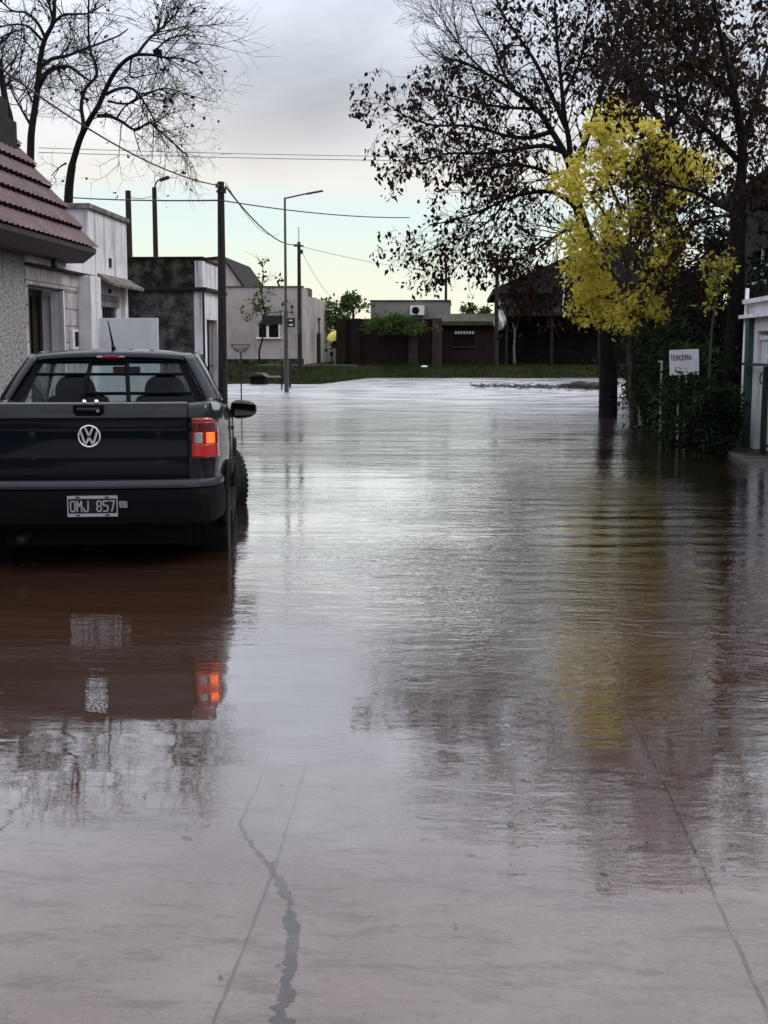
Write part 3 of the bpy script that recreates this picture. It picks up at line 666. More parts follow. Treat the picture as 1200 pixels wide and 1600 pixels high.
w.build('roof', mat('mossy_roof', (.045, .045, .028), .95, .4, 3, .01, 15), I, world=True)
w = MP(); w.box(wi.x, wj.x, 51.1, 51.14, wj.z, wi.z); win = w.build('window', m_dark, I, world=True)
w = MP()
for k in range(7): xx = wi.x+.08+k*.16; w.prism([(xx, 51.02, wi.z-.02), (xx+.14, 51.02, wi.z-.02), (xx+.12, 51.02, wi.z-.16), (xx+.07, 51.02, wi.z-.20), (xx+.02, 51.02, wi.z-.16)], (0, .02, 0))
w.build('scalloped_shade', m_white, win, world=True)
w = MP(); w.box(wi.x-.05, wj.x+.05, 50.9, 51.0, wj.z-.08, wj.z); w.build('window_sill', m_pil, win, world=True)

# big house behind the right-hand tree
Jx0 = P(783, 470, 54).x
J = thing('gabled_house', (Jx0+5.5, 58, G0), 'large brown two-storey house with a pitched roof showing behind the right-hand trees', 'house')
ze = P(783, 452, 54).z; zf = P(783, 492, 54).z
w = MP(); w.box(Jx0, Jx0+13, 54, 54.3, zf, ze+.3); w.box(Jx0, Jx0+.3, 54.3, 64, G0, ze+.3); w.box(Jx0+12.7, Jx0+13, 54.3, 64, G0, ze); w.box(Jx0, Jx0+13, 57, 57.3, G0-.2, zf)
w.build('wall', mat('brown_grey_wall', (.050, .038, .036), .9, .3, 1.5, .006, 15, streak=.4), J, world=True)
w = MP(); rz = P(935, 372, 54).z
w.prism([(Jx0-.5, 53.6, ze), (Jx0+6.3, 53.6, rz), (Jx0+13.4, 53.6, ze), (Jx0+13.4, 53.6, ze-.25), (Jx0-.5, 53.6, ze-.25)], (0, 11, 0)); w.build('roof', mat('dark_shingle_roof', (.024, .019, .020), .9, .3, 3, .01, 20), J, world=True)
w = MP(); w.box(Jx0-.2, Jx0+9, 50.4, 57, zf-.2, zf-.003); w.build('carport_roof', m_ledge, J, world=True)
for k, dx in enumerate((.1, 2.6, 5.2, 8.4)):
    w = MP(); w.box(Jx0+dx, Jx0+dx+.14, 50.5, 50.64, G0-.2, zf-.2); w.build('carport_post', m_ledge, J, world=True)
for px in (840, 905, 990):
    c_ = P(px, 474, 54); w = MP(); w.box(c_.x-.5, c_.x+.5, 53.96, 53.998, c_.z-.5, c_.z+.5); w.build('window', m_dark, J, world=True)
c_ = P(881, 460, 53.5); w = MP(); w.tube([(c_.x, 53.5, P(881, 492, 53.5).z), (c_.x, 53.5, P(881, 425, 53.5).z)], .06, 8)
w.build('white_downpipe', m_white, J, world=True)
w = MP(); rr = random.Random(2)
c_ = P(780, 492, 49.5)
def cloth(u, v): 
    return (c_.x-.22+.5*u+.10*math.sin(v*7+u*3), 49.5+.12*math.sin(u*9)+.08*math.sin(v*6), c_.z+.75-1.65*v+.15*u*v)
w.grid(cloth, 14, 18); tag(w.build('hanging_plastic_sheet', mat('translucent_plastic', (.45, .43, .42), .4, .3, 5), smooth=True, solid=.01), 'crumpled pale plastic sheet hanging at the pole by the dark carport', 'plastic sheet')

# ------------------------------------------------------------------ right-hand side, near
K = thing('white_gatehouse', (4.1, 9.5, 0), 'white building front with a slatted garage gate and green post at the right edge', 'building')
m_wg = mat('white_gate_paint', (.62, .62, .66), .6, .08, 2, streak=.3)
w = MP(); wallx(w, 4.01, 4.24, 4.0, 12.7, 0, 2.0, [(9.2, 12.3, 0, 1.62)]); w.box(4.24, 9, 12.45, 12.7, 0, 2.0); w.box(4.24, 9, 4.0, 4.25, 0, 2.0); w.build('wall', m_wg, K, world=True)
w = MP()
for k in range(26): y = 9.22+k*.118; w.box(4.06, 4.10, y, y+.085, .06, 1.50)
gt = w.build('slatted_gate', m_wg, K, world=True)
w = MP(); w.box(4.04, 4.12, 9.2, 12.3, 1.503, 1.56); w.box(4.103, 4.13, 9.2, 12.3, .75, .80); w.box(4.103, 4.13, 9.2, 12.3, .2, .25); w.build('gate_rail', m_wg, gt, world=True)
w = MP(); w.box(3.94, 9.1, 3.9, 12.78, 2.003, 2.06); w.box(3.90, 4.007, 3.9, 12.8, 1.80, 1.85); w.build('roof_edge', m_white, K, world=True)
w = MP(); w.box(3.94, 4.005, 12.45, 12.60, .05, 1.79); w.build('green_post', mat('dark_green_paint', (.02, .06, .045), .5, .2, 5), K, world=True)
w = MP(); w.tube([(3.99, 12.78, .10), (4.0, 12.8, 1.1), (4.01, 12.8, 2.22)], .028, 8); w.build('white_pipe', m_white, K, world=True, smooth=True)

# wrought iron railing
ir = thing('iron_railing', (3.98, 10.6, .05), 'black wrought iron railing post with scrolls in front of the white gate', 'railing')
w = MP(); w.box(3.865, 3.925, 11.55, 11.61, .05, 1.16); w.build('post', m_black, ir, world=True)
w = MP(); w.box(3.87, 3.92, 8.0, 12.5, 1.163, 1.20); w.box(3.88, 3.91, 8.0, 11.54, .16, .19); w.build('rail', m_black, ir, world=True)
for yc in (11.42, 11.73):
    w = MP(); pts = [(3.895, yc+(.16-.02*t)*math.cos(t)*(1 if yc < 11.5 else -1)*.6, .98+(.13-.02*t)*math.sin(t)) for t in [k*.35 for k in range(16)]]
    w.tube(pts, .009, 5); w.build('scroll', m_black, ir, world=True)
for k in range(14):
    y = 8.1+k*.25; w = MP(); w.tube([(3.895, y, .19), (3.895, y, 1.16)], .008, 5); w.build('bar', m_black, ir, world=True)
bgm = MP(); rr = random.Random(5)
def blob(u, v):
    a = u*2*math.pi; b = v*math.pi; r_ = .13*(1+.22*math.sin(3*a+2*b)+.12*math.sin(7*b+a))
    return (3.90+r_*math.sin(b)*math.cos(a)*.8, 11.25+r_*math.sin(b)*math.sin(a)*1.3, 1.30+r_*math.cos(b)*.8)
bgm.grid(blob, 20, 12); tag(bgm.build('plastic_bag', mat('white_plastic', (.75, .75, .74), .35), smooth=True), 'crumpled white bag tied on top of the black railing', 'bag')

L_ = thing('dark_brown_house', (6, 16, 0), 'dark brown plastered house behind the right-hand trees with a small white-framed upper window', 'house')
m_db = mat('dark_brown_plaster', (.028, .022, .022), .9, .2, 1.5, .005, 15, streak=.4)
w = MP(); wallx(w, 5.55, 5.8, 13.3, 19, 0, 4.3, [(16.5, 17.5, 2.62, 3.2)]); w.box(5.8, 11, 13.3, 13.55, 0, 4.3); w.box(5.8, 11, 18.75, 19, 0, 4.3); w.build('wall', m_db, L_, world=True)
w = MP(); w.box(5.3, 11.2, 13.1, 19.2, 4.303, 4.42); w.build('roof', m_ledge, L_, world=True)
w = MP(); w.box(5.68, 5.7, 16.5, 17.5, 2.62, 3.2); win = w.build('window', m_dark, L_, world=True)
w = MP(); w.box(5.56, 5.6, 16.95, 17.0, 2.62, 3.2); w.box(5.56, 5.6, 16.5, 17.5, 2.88, 2.91); w.build('window_frame', m_white, win, world=True)
w = MP(); w.box(5.45, 5.56, 16.4, 17.6, 2.55, 2.615); w.build('window_sill', m_white, win, world=True)
gw = MP(); gw.box(4.9, 5.1, 12.9, 26.5, 0, 2.1); tag(gw.build('garden_wall', mat('dark_garden_wall', (.012, .011, .010), .95, .4, 3, .01, 12)), 'dark damp garden wall behind the hedge on the right', 'wall')

# handwritten sign on two stakes
sg = thing('handwritten_sign', (3.72, 13.0, .05), 'white handwritten board on two stakes rising out of the hedge', 'sign')
c_ = P(1069, 566, 13.0)
ax = Vector((math.cos(R(2)), -.15, math.sin(R(2.5)))).normalized(); az = Vector((-.03, 0, 1)); az = (az-ax*az.dot(ax)).normalized(); ay = az.cross(ax)
w = MP(); w.obox(c_, ax, ay, az, .205, .006, .18); bd = w.build('board', mat('white_board', (.56, .56, .60), .6, .06, 5), sg, world=True)
vs, fs = stroke_text('TERCERA', .032, .062, .011, .0012, .010, 11)
Mx = Matrix.Translation(stretch_y(c_)-ay*.0075+az*.065-ax*.045) @ Matrix(((ax.x, az.x, -ay.x), (ax.y, az.y, -ay.y), (ax.z, az.z, -ay.z))).to_4x4()
w = MB(); w.v = [tuple(Mx @ Vector(q)) for q in vs]; w.f = fs; w.build('lettering', m_black, bd, world=True)
for dx in (-.06, .04):
    w = MP(); w.box(c_.x+dx-.012, c_.x+dx+.012, 13.02, 13.04, .05, c_.z-.05); w.build('stake', mat('pale_wood', (.35, .36, .32), .8, .2, 6), sg, world=True)
c_ = P(1034, 566, 13.9); w = MP(); w.box(c_.x-.014, c_.x+.014, 13.88, 13.91, .05, c_.z); w.box(c_.x-.05, c_.x+.014, 13.885, 13.905, c_.z+.002, c_.z+.025)
tag(w.build('wooden_stake', MATS['pale_wood']), 'bare thin wooden stake left of the handwritten board', 'stake')

# ------------------------------------------------------------------ poles, lamps, wires
def pole(px_top, py_top, Y, r0, r1, zb, label, m=None, extra=None, cat='utility pole', name='utility_pole', px_bot=None, group=None):
    t = P(px_top, py_top, Y); bx = t.x if px_bot is None else P(px_bot, 600, Y).x
    o = thing(name, (bx, Y, zb), label, cat, group)
    w = MP(); w.tube([(bx, Y, zb-.25), (bx*.67+t.x*.33, Y, zb+(t.z-zb)*.33), (bx*.33+t.x*.67, Y, zb+(t.z-zb)*.67), (t.x, Y, t.z)], [r0, r0*.67+r1*.33, r0*.33+r1*.67, r1], 12)
    w.build('pole', m or m_pole, o, world=True, smooth='auto'); return o, t
pA, tA = pole(345, 284, 23.2, .125, .085, .0, 'thick dark timber utility pole beside the mossy house, just beyond the pickup', px_bot=348)
w = MP(); w.box(tA.x-.1, tA.x+.12, 23.12, 23.16, tA.z-.28, tA.z-.22); w.tube([(tA.x+.12, 23.14, tA.z-.3), (tA.x+.12, 23.14, tA.z-.16)], .03, 8); w.tube([(tA.x-.1, 23.14, tA.z-.16), (tA.x-.1, 23.14, tA.z-.05)], .025, 8); w.build('insulator', m_black, pA, world=True)
pB, tB = pole(467, 378, 47, .12, .085, .2, 'slim dark utility pole beyond the street lamp, in front of the pinkish house')
w = MP(); w.tube([(tB.x, 47, tB.z), (tB.x, 47, tB.z+.75)], .02, 5); w.box(tB.x-.25, tB.x+.25, 46.9, 46.96, tB.z-.25, tB.z-.17); w.box(tB.x-.06, tB.x+.2, 46.9, 47.1, tB.z-.6, tB.z-.4); w.build('insulator', m_black, pB, world=True)
w = MP(); w.tube([(tB.x+.0, 46.86, 2.2), (tB.x+.0, 46.86, 2.9)], .03, 5); w.build('cable_clamp', m_steel, pB, world=True)
pC, tC = pole(200, 298, 33, .13, .10, -.1, 'dark utility pole rising behind the mossy house, left of the lamp pole')
pD, tD = pole(241, 293, 36, .12, .09, -.1, 'pole with a short lamp arm rising behind the mossy house', cat='street lamp', name='street_lamp')
w = MP(); w.tube([tD, tD+Vector((.12, 0, .25)), tD+Vector((.3, 0, .32))], .035, 6); w.build('arm', m_steel, pD, world=True)
w = MP(); w.obox(tD+Vector((.42, 0, .34)), Vector((.95, 0, .3)).normalized(), Vector((0, 1, 0)), Vector((-.3, 0, .95)).normalized(), .2, .09, .06); w.build('lamp_head', m_black, pD, world=True, bevel=.02)
pE, tE = pole(697, 418, 72, .13, .10, .4, 'distant utility pole with a side arm above the grey flat building')
w = MP(); w.box(tE.x-1.0, tE.x+.1, 71.9, 72, tE.z-1.0, tE.z-.92); w.build('cross_arm', m_pole, pE, world=True)
pF, tF = pole(777, 401, 49, .12, .09, .4, 'dark utility pole at the left corner of the gabled house')
w = MP(); w.box(tF.x-.25, tF.x+.3, 48.9, 48.96, tF.z-.3, tF.z-.22); w.build('cross_arm', m_pole, pF, world=True)

# street lamp standing in the water with name plates
t = P(445, 309, 29.5); lb = -.14
SL = thing('street_lamp', (t.x, 29.5, lb), 'tall slender street lamp with one angled arm and street name plates, standing in the water', 'street lamp')
w = MP(); w.tube([(t.x, 29.5, lb-.1), (t.x, 29.5, 2.6), (t.x, 29.5, 2.62), (t.x, 29.5, t.z)], [.075, .07, .05, .035], 12); w.build('post', m_steel, SL, world=True, smooth='auto')
e_ = P(505, 298, 29.5); w = MP(); w.tube([(t.x, 29.5, t.z-.02), (e_.x-.5, 29.5, e_.z-.08)], .025, 8); w.build('arm', m_steel, SL, world=True, smooth=True)
dirv = Vector((e_.x-t.x, 0, e_.z-t.z)).normalized(); w = MP(); w.obox(Vector((e_.x-.28, 29.5, e_.z-.05)), dirv, Vector((0, 1, 0)), dirv.cross(Vector((0, 1, 0))), .28, .08, .025); w.build('lamp_head', m_steel, SL, world=True, bevel=.012)
def plate(px0, px1, py0, py1, Y, ang, marks):
    a = P(px0, py0, Y); b = P(px1, py1, Y); c = (a+b)/2; hx = abs(b.x-a.x)/2/math.cos(ang); hz = abs(a.z-b.z)/2
    ax = Vector((math.cos(ang), math.sin(ang), 0)); ay = Vector((-math.sin(ang), math.cos(ang), 0)); az = Vector((0, 0, 1))
    w = MP(); w.obox(c, ax, ay, az, hx, .012, hz); p_ = w.build('name_plate', m_black, SL, world=True)
    for (u, v, su, sv_) in marks:
        q = MP(); cc = c+ax*hx*u+az*hz*v-ay*.014; q.obox(cc, ax, ay, az, hx*su, .003, hz*sv_); q.build('plate_mark', m_white, p_, world=True, bevel=.01)
plate(410, 441, 493, 507, 29.35, .25, [(.82, 0, .05, .7)])
plate(449, 461, 497, 511, 29.35, -.3, [(-.1, .45, .5, .16), (.0, -.5, .55, .18)])
w = MP(); w.tube([(t.x-.72, 29.4, P(412, 492, 29.4).z+.04), (t.x, 29.45, P(412, 488, 29.4).z+.05), (t.x+.32, 29.4, P(412, 495, 29.4).z+.04)], .015, 6); w.build('bracket', m_steel, SL, world=True)

st = MP(); c_ = P(450, 563, 34); st.tube([(c_.x, 34, -.2), (c_.x, 34, .5), (c_.x+.02, 34, c_.z)], [.10, .13, .12], 9)
tag(st.build('timber_bollard', m_pole), 'short thick timber stump just behind the foot of the street lamp', 'bollard')
st = MP(); c_ = P(440, 566, 32); st.tube([(c_.x, 32, -.2), (c_.x, 32, c_.z)], .03, 6)
tag(st.build('marker_stake', m_pole), 'thin dark stake in the water left of the street lamp', 'stake')

# wire basket on a post (litter basket at the kerb)
bp_ = P(376, 540, 18); BK = thing('basket_stand', (bp_.x, 18, .05), 'thin post with a flared wire basket on top, beyond the pickup mirror', 'litter basket')
w = MP(); w.tube([(bp_.x, 18, .03), (bp_.x, 18, bp_.z-.12)], .014, 8); w.build('post', m_black, BK, world=True)
w = MP(); zb_ = bp_.z
for k in range(10):
    a = 2*math.pi*k/10; w.tube([(bp_.x+.06*math.cos(a), 18+.05*math.sin(a), zb_-.13), (bp_.x+.12*math.cos(a), 18+.1*math.sin(a), zb_-.10), (bp_.x+.20*math.cos(a), 18+.14*math.sin(a), zb_+.02)], .006, 4)
for r_, z_ in ((.06, -.13), (.14, -.07), (.20, .02)):
    w.tube([(bp_.x+r_*math.cos(a), 18+r_*.72*math.sin(a), zb_+z_) for a in [2*math.pi*k/20 for k in range(21)]], .007, 4)
w.build('basket', m_black, BK, world=True)

m_wire = mat('cable', (.03, .03, .032), .6)
m_wirel = mat('thin_cable', (.32, .31, .31), .6)
def wire(a, b, sag, r_, label, m=None, name='cable'):
    a = Vector(a); b = Vector(b); pts = []
    for k in range(25):
        f = k/24; p = a.lerp(b, f); p.z -= sag*4*f*(1-f); pts.append(p)
    w = MP(); w.tube(pts, r_, 5); return tag(w.build(name, m or m_wire, smooth=True), label, 'cable')
wire(P(-60, 60, 12), tA-Vector((0, 0, .1)), .35, .016, 'service cable falling from the upper left to the top of the thick timber pole')
wire(P(100, 308, 33), P(346, 313, 23.3), .05, .022, 'black cable from the left crossing the thick timber pole below its top')
wire(P(346, 313, 23.3), P(640, 340, 32), .12, .017, 'black cable running right from the thick timber pole to the brown-leaved tree')
wire(tA+Vector((.12, 0, -.12)), tB+Vector((0, 0, -.1)), .5, .024, 'thick sagging cable from the timber pole down to the slim pole')
wire(tA+Vector((.12, 0, -.02)), P(437, 366, 44), .5, .010, 'thin wire just above the thick sagging cable', m_wirel)
wire(P(60, 231, 30), P(760, 246, 34), .05, .012, 'upper of two level thin wires across the clouds', m_wirel)
wire(P(60, 238, 30), P(760, 252, 34), .05, .013, 'lower of two level thin wires across the clouds', m_wirel)
wire(tB+Vector((0, 0, -.2)), P(790, 426, 70), .5, .014, 'faint wire from the slim pole towards the gabled house', m_wirel)
wire(tB+Vector((0, 0, -.2)), P(535, 478, 60), .5, .012, 'faint wire dropping from the slim pole behind the pinkish house', m_wirel)
wire(tC-Vector((0, 0, .2)), tD-Vector((0, 0, .3)), .1, .012, 'short wire between the two poles behind the mossy house')

# culvert box, plank, boulder, litter
bx = thing('culvert_box', (P(405, 590, 36.4).x, 36.4, 0), 'low dark box at the water edge on the left bank', 'box')
c_ = P(405, 590, 36.4); w = MP(); w.box(c_.x-.30, c_.x+.30, 36.1, 36.7, -.15, .30); w.build('body', m_dark, bx, world=True, bevel=.03)
w = MP(); w.prism([(c_.x-.38, 36.0, .303), (c_.x+.36, 36.0, .303), (c_.x+.18, 36.0, .44), (c_.x-.12, 36.0, .44)], (0, .8, 0)); w.build('lid', m_black, bx, world=True, bevel=.02)
w = MP(); a = P(417, 588, 36.3); b = P(441, 589, 36.3); w.obox((a+b)/2, Vector((1, .05, 0)).normalized(), Vector((-.05, 1, 0)).normalized(), Vector((0, 0, 1)), (b.x-a.x)/2, .05, .03)
tag(w.build('plank', MATS['pale_wood']), 'pale plank lying level beside the low dark box', 'plank')
def rock(name, c, rx, ry, rz, m, label, cat, seed):
    rn = random.Random(seed); ph = [rn.uniform(0, 6) for _ in range(6)]
    def f(u, v):
        a = u*2*math.pi; b = v*math.pi; k = 1+.14*math.sin(2*a+ph[0])*math.sin(b)+.1*math.sin(3*b+ph[1])+.07*math.sin(5*a+4*b+ph[2])
        return (c[0]+rx*k*math.sin(b)*math.cos(a), c[1]+ry*k*math.sin(b)*math.sin(a), c[2]+rz*k*math.cos(b))
    w = MP(); w.grid(f, 18, 10); return tag(w.build(name, m, smooth=True), label, cat)
c_ = P(519, 592, 41.5); rock('boulder', (c_.x, 41.5, .0), .36, .3, .34, mat('pale_concrete_lump', (.55, .53, .52), .6, .15, 3, .02, 8), 'pale rounded concrete lump at the edge of the flood water', 'boulder', 1)
for i, (px, py, yy, lab) in enumerate(((557, 574, 46.5, 'white litter bag on the bank below the brown wall'), (663, 573, 47, 'small white scrap on the green grass below the brown wall'), (502, 583, 44.8, 'small pale scrap at the water edge beside the pale lump'))):
    c_ = P(px, py, yy); rock('litter', (c_.x, yy, c_.z), .15, .1, .07, MATS['white_plastic'], lab, 'litter', 10+i)
m_deb = mat('sodden_debris', (.022, .018, .014), .8, .3, 9, .01, 30)
for i, (px, py, yy, rx, rz) in enumerate(((905, 603, 33, .46, .27), (932, 606, 32.3, .5, .24), (884, 604, 33.6, .34, .13))):
    c_ = P(px, py, yy); rock('debris_pile', (c_.x, yy, 0), rx, .3, rz, m_deb, ('rounded dark heap of sodden debris by the right kerb, middle of three', 'broad dark heap of sodden debris nearest the big trunk', 'smallest dark debris heap, farthest from the big trunk')[i], 'debris', 20+i)
fl = MP(); rn = random.Random(3)
for _ in range(420):
    f = rn.random(); px = 735+200*f; yy = 34.5-1.5*f+rn.gauss(0, 1.1); c_ = P(px, 605, yy); s_ = rn.uniform(.03, .13)*(.5+f); a = rn.uniform(0, 6)
    z_ = .012; fl.quad((c_.x-s_, yy-.05, z_), (c_.x+s_*.7, yy-.07*math.sin(a), z_), (c_.x+s_, yy+.08, z_+.03), (c_.x-s_*.4, yy+.06, z_+.02))
tag(fl.build('floating_debris', m_deb), 'strewn dark leaves and twigs floating across the water from the right kerb', 'debris', kind='stuff')
# ------------------------------------------------------------------ the pickup
T = thing('pickup_truck', (0, 0, 0), 'dark blue-grey pickup truck parked in the flood water, its right rear light glowing', 'pickup truck')
m_paint = mat('dark_blue_grey_paint', (.0022, .0052, .010), .30, .06, 1.5, coat=.55, spec=.06)
m_plastic = mat('black_bumper_plastic', (.005, .005, .007), .6, .1, 30, .0006, 300, spec=.05)
m_rubber = mat('tyre_rubber', (.012, .012, .012), .75, .2, 14, .002, 60)
m_rim = mat('dull_alloy', (.30, .30, .31), .35, metal=.8)
m_chrome = mat('chrome', (.78, .78, .80), .12, metal=1.0)
m_red = mat('red_lens', (.22, .006, .008), .15, .1, 20, coat=1.0, emis=((.9, .03, .02), .06))
m_amber = mat('lit_amber_lens', (.85, .22, .04), .2, coat=.5, emis=((1.0, .12, .015), .95))
m_clear = mat('clear_lens', (.42, .38, .37), .15, .2, 60, coat=1.0)
m_glassT = glassmat('tinted_glass', (.80, .90, .89), .01, 1.28)
m_glassS = glassmat('side_glass', (.75, .84, .82), .01, 1.3)
m_seat = mat('dark_seat_cloth', (.010, .013, .013), .9, .2, 40)
m_trim = mat('interior_trim', (.02, .02, .022), .7)

def _dirty(m, z0, z1, dirt, amt, rough):
    N = m.node_tree.nodes; L = m.node_tree.links; b = N['Principled BSDF']; g = N.new('ShaderNodeTexCoord'); s_ = N.new('ShaderNodeSeparateXYZ'); L.new(g.outputs['Object'], s_.inputs[0])
    n = N.new('ShaderNodeTexNoise'); n.inputs['Scale'].default_value = 9; n.inputs['Detail'].default_value = 9; n.inputs['Roughness'].default_value = .75; L.new(g.outputs['Object'], n.inputs['Vector'])
    a = N.new('ShaderNodeMath'); a.operation = 'MULTIPLY_ADD'; a.inputs[1].default_value = .7; L.new(n.outputs['Fac'], a.inputs[0]); L.new(s_.outputs['Z'], a.inputs[2])
    r = N.new('ShaderNodeMapRange'); r.inputs['From Min'].default_value = z0+.35; r.inputs['From Max'].default_value = z1+.35; r.inputs['To Min'].default_value = amt; r.inputs['To Max'].default_value = .02; L.new(a.outputs[0], r.inputs['Value'])
    mx_ = N.new('ShaderNodeMixRGB'); L.new(r.outputs[0], mx_.inputs[0]); mx_.inputs[2].default_value = (*dirt, 1)
    lk = b.inputs['Base Color'].links
    if lk: L.new(lk[0].from_socket, mx_.inputs[1])
    else: mx_.inputs[1].default_value = b.inputs['Base Color'].default_value
    L.new(mx_.outputs[0], b.inputs['Base Color'])
    rr_ = N.new('ShaderNodeMath'); rr_.operation = 'MULTIPLY_ADD'; rr_.inputs[1].default_value = rough; rr_.inputs[2].default_value = b.inputs['Roughness'].default_value; L.new(r.outputs[0], rr_.inputs[0]); L.new(rr_.outputs[0], b.inputs['Roughness'])
_dirty(m_paint, .35, .85, (.030, .024, .020), .12, .6); _dirty(m_plastic, .12, .45, (.022, .017, .014), .3, .3)
def xo(z): return float(np.interp(z, [-.05, .1, .3, .5, .68, .72, .88, .97, 1.05], [.79, .805, .828, .842, .848, .846, .842, .826, .80]))
PATH = [(.615, .052), (.655, .055), (.695, .064), (.730, .09), (.755, .135), (.775, .20), (.795, .32), (.812, .5), (.832, .75), (.843, 1.1), (.845, 1.6), (.845, 3.2), (.838, 3.7), (.815, 4.0), (.76, 4.2), (.66, 4.34), (.45, 4.42), (.2, 4.45), (0, 4.455)]
def densify(P_):
    o = []
    for i in range(len(P_)-1):
        a = np.array(P_[max(i-1, 0)]); b = np.array(P_[i]); c = np.array(P_[i+1]); d = np.array(P_[min(i+2, len(P_)-1)])
        n = max(2, int(np.linalg.norm(c-b)/.035))
        for k in range(n):
            t = k/n; m1 = (c-a)*.5; m2 = (d-b)*.5; L_ = np.linalg.norm(c-b)
            m1 = m1/ (np.linalg.norm(c-a)+1e-9)*L_*2*.5 if np.linalg.norm(c-a) > 0 else m1; m2 = m2/(np.linalg.norm(d-b)+1e-9)*L_*2*.5
            m1 = m1; m2 = m2
            h = (2*t**3-3*t**2+1)*b+(t**3-2*t**2+t)*m1+(-2*t**3+3*t**2)*c+(t**3-t**2)*m2; o.append(tuple(h))
    o.append(P_[-1]); return o
PD = densify(PATH)
PDn = []
for i, p in enumerate(PD):
    a = PD[max(i-1, 0)]; b = PD[min(i+1, len(PD)-1)]; t = np.array([b[0]-a[0], b[1]-a[1]]); t /= np.linalg.norm(t)+1e-9; PDn.append((t[1], -t[0]))   # outward-ish
def zt(y): return float(np.interp(y, [0, .06, .3, 1.0, 1.6, 3.1, 3.6, 4.1, 4.46], [1.03, 1.035, 1.035, 1.03, 1.0, .915, .90, .82, .73]))
WR, WF, WZ, WRAD = .88, 3.63, .205, .305
def zb(y, px):
    z = .12 if y > .5 else .47
    if y > 4.05: z = .40
    for c_ in (WR, WF):
        d = abs(y-c_)
        if d < .385: z = max(z if d > .36 else 0, WZ+math.sqrt(max(0, .385**2-d*d)))
    return min(z, .62)
TS = [0, .10, .22, .36, .5, .62, .72, .82, .90, .96, 1.0]
def skin(i, t, off=0.0, z=None):
    px, py = PD[i]; nx, ny = PDn[i]; z0 = zb(py, px); z1 = zt(py)
    if z is None: z = z0+(z1-z0)*t
    k = xo(z)/.848 if px > .3 else 1.0
    inset = .0
    d = z1-z
    if d < .05: inset = (1-math.sqrt(max(0, 1-((.05-d)/.05)**2)))*.035
    x = px*(k if py > .05 else 1)-nx*inset+nx*off; y = py-ny*inset+ny*off
    if px < .66 and py < .2:           # rear face: upper band leans forward, crease below
        y += max(0, z-.945)*.42+ (.012 if z < .945 else 0)*min(1, (.945-z)/.03 if z < .945 else 0)
        x = px
    elif py < .2: 
        y += max(0, z-.945)*.42*max(0, 1-(px-.66)/.12)
        x = px*(.8+.2*k)+nx*off
    return (x, y, z)
def mirror(mb):
    n = len(mb.v); mb.v += [(-a, b, c) for a, b, c in mb.v]; mb.f += [tuple(n+i for i in f)[::-1] for f in mb.f]; return mb
body = MB(); nP = len(PD)
cols = []
for i in range(nP):
    row = [skin(i, t) for t in TS]; x, y, z = row[-1]
    k = .9 if y > .2 else .97
    # top rail, inwards
    if PD[i][1] < 1.06:
        nx, ny = PDn[i]; row += [(x-.05*nx, y-.05*ny if ny < 0 else y, z+.004), (x-.075*nx, y-.07*ny if ny < 0 else y, z-.008), (x-.08*nx, y-.07*ny if ny < 0 else y, .60)]
    else: row += [(x-.04*(1 if x > .3 else x/.3), y-(.0 if y < 4.1 else .06), z+.008), (x-.08*(1 if x > .3 else x/.3), y-(0 if y < 4.1 else .12), z+.012), (x-.14*(1 if x > .3 else x/.3), y-(0 if y < 4.1 else .2), z+.0)]
    cols.append(row)
for r_ in cols: body.v += r_
nr = len(cols[0])
for i in range(nP-1):
    for j in range(nr-1): a = i*nr+j; body.f.append((a, a+1, a+nr+1, a+nr))
mirror(body)
body_o = body.build('body', m_paint, T, smooth='auto')
# lower side cladding + arch lips
for sx in (1, -1):
    for c_, nm in ((WR, 'wheel_arch_trim'), (WF, 'wheel_arch_trim')):
        w = MB(); pts = []
        for k in range(21):
            a = math.pi*k/20; yy = c_+.395*math.cos(a); z_ = WZ+.395*math.sin(a)
            if z_ < .13: z_ = .13
            pts.append((sx*(xo(z_)*np.interp(yy, [.3, .5, 3.3, 3.7, 4.0], [.985, .992, 1, .993, .965])+.002), yy, z_))
        w.tube(pts, .024, 8); w.build(nm, m_plastic, T, smooth=True)
        w = MB(); w.lathe((sx*.70, c_, WZ), [(.39, -.16), (.385, .0), (.37, .12)], 32, 'X'); w.v = [v for v in w.v]; 
        w.f = [f for f in w.f if min(w.v[q][2] for q in f) > .02]; w.build('wheel_well', m_dark, T)
    w = MB(); w.box(sx*.80 if sx > 0 else -.865, .865 if sx > 0 else -.80, 1.28, 3.22, .08, .22); w.build('sill_cladding', m_plastic, T, bevel=.02)
# tailgate
tg = MB(); prof = [(.062, .555), (.052, .57), (.048, .70), (.046, .86), (.050, .925), (.040, .942), (.034, .950), (.060, 1.015), (.070, 1.035), (.092, 1.045), (.125, 1.043), (.130, .98), (.130, .57)]
def tgf(u, v):
    x = -.609+1.218*u; k = v*(len(prof)-1); i = min(int(k), len(prof)-2); f = k-i
    y = prof[i][0]+(prof[i+1][0]-prof[i][0])*f; z = prof[i][1]+(prof[i+1][1]-prof[i][1])*f
    bow = .022*(1-(x/.6)**2) if i < 10 else 0
    return (x, y-bow, z)
tg.grid(tgf, 24, len(prof)-1, True)
tg.quad(*[(-.609, y, z) for y, z in prof]); tg.quad(*[(.609, y, z) for y, z in prof][::-1])
tgo = tg.build('tailgate', m_paint, T, smooth='auto')
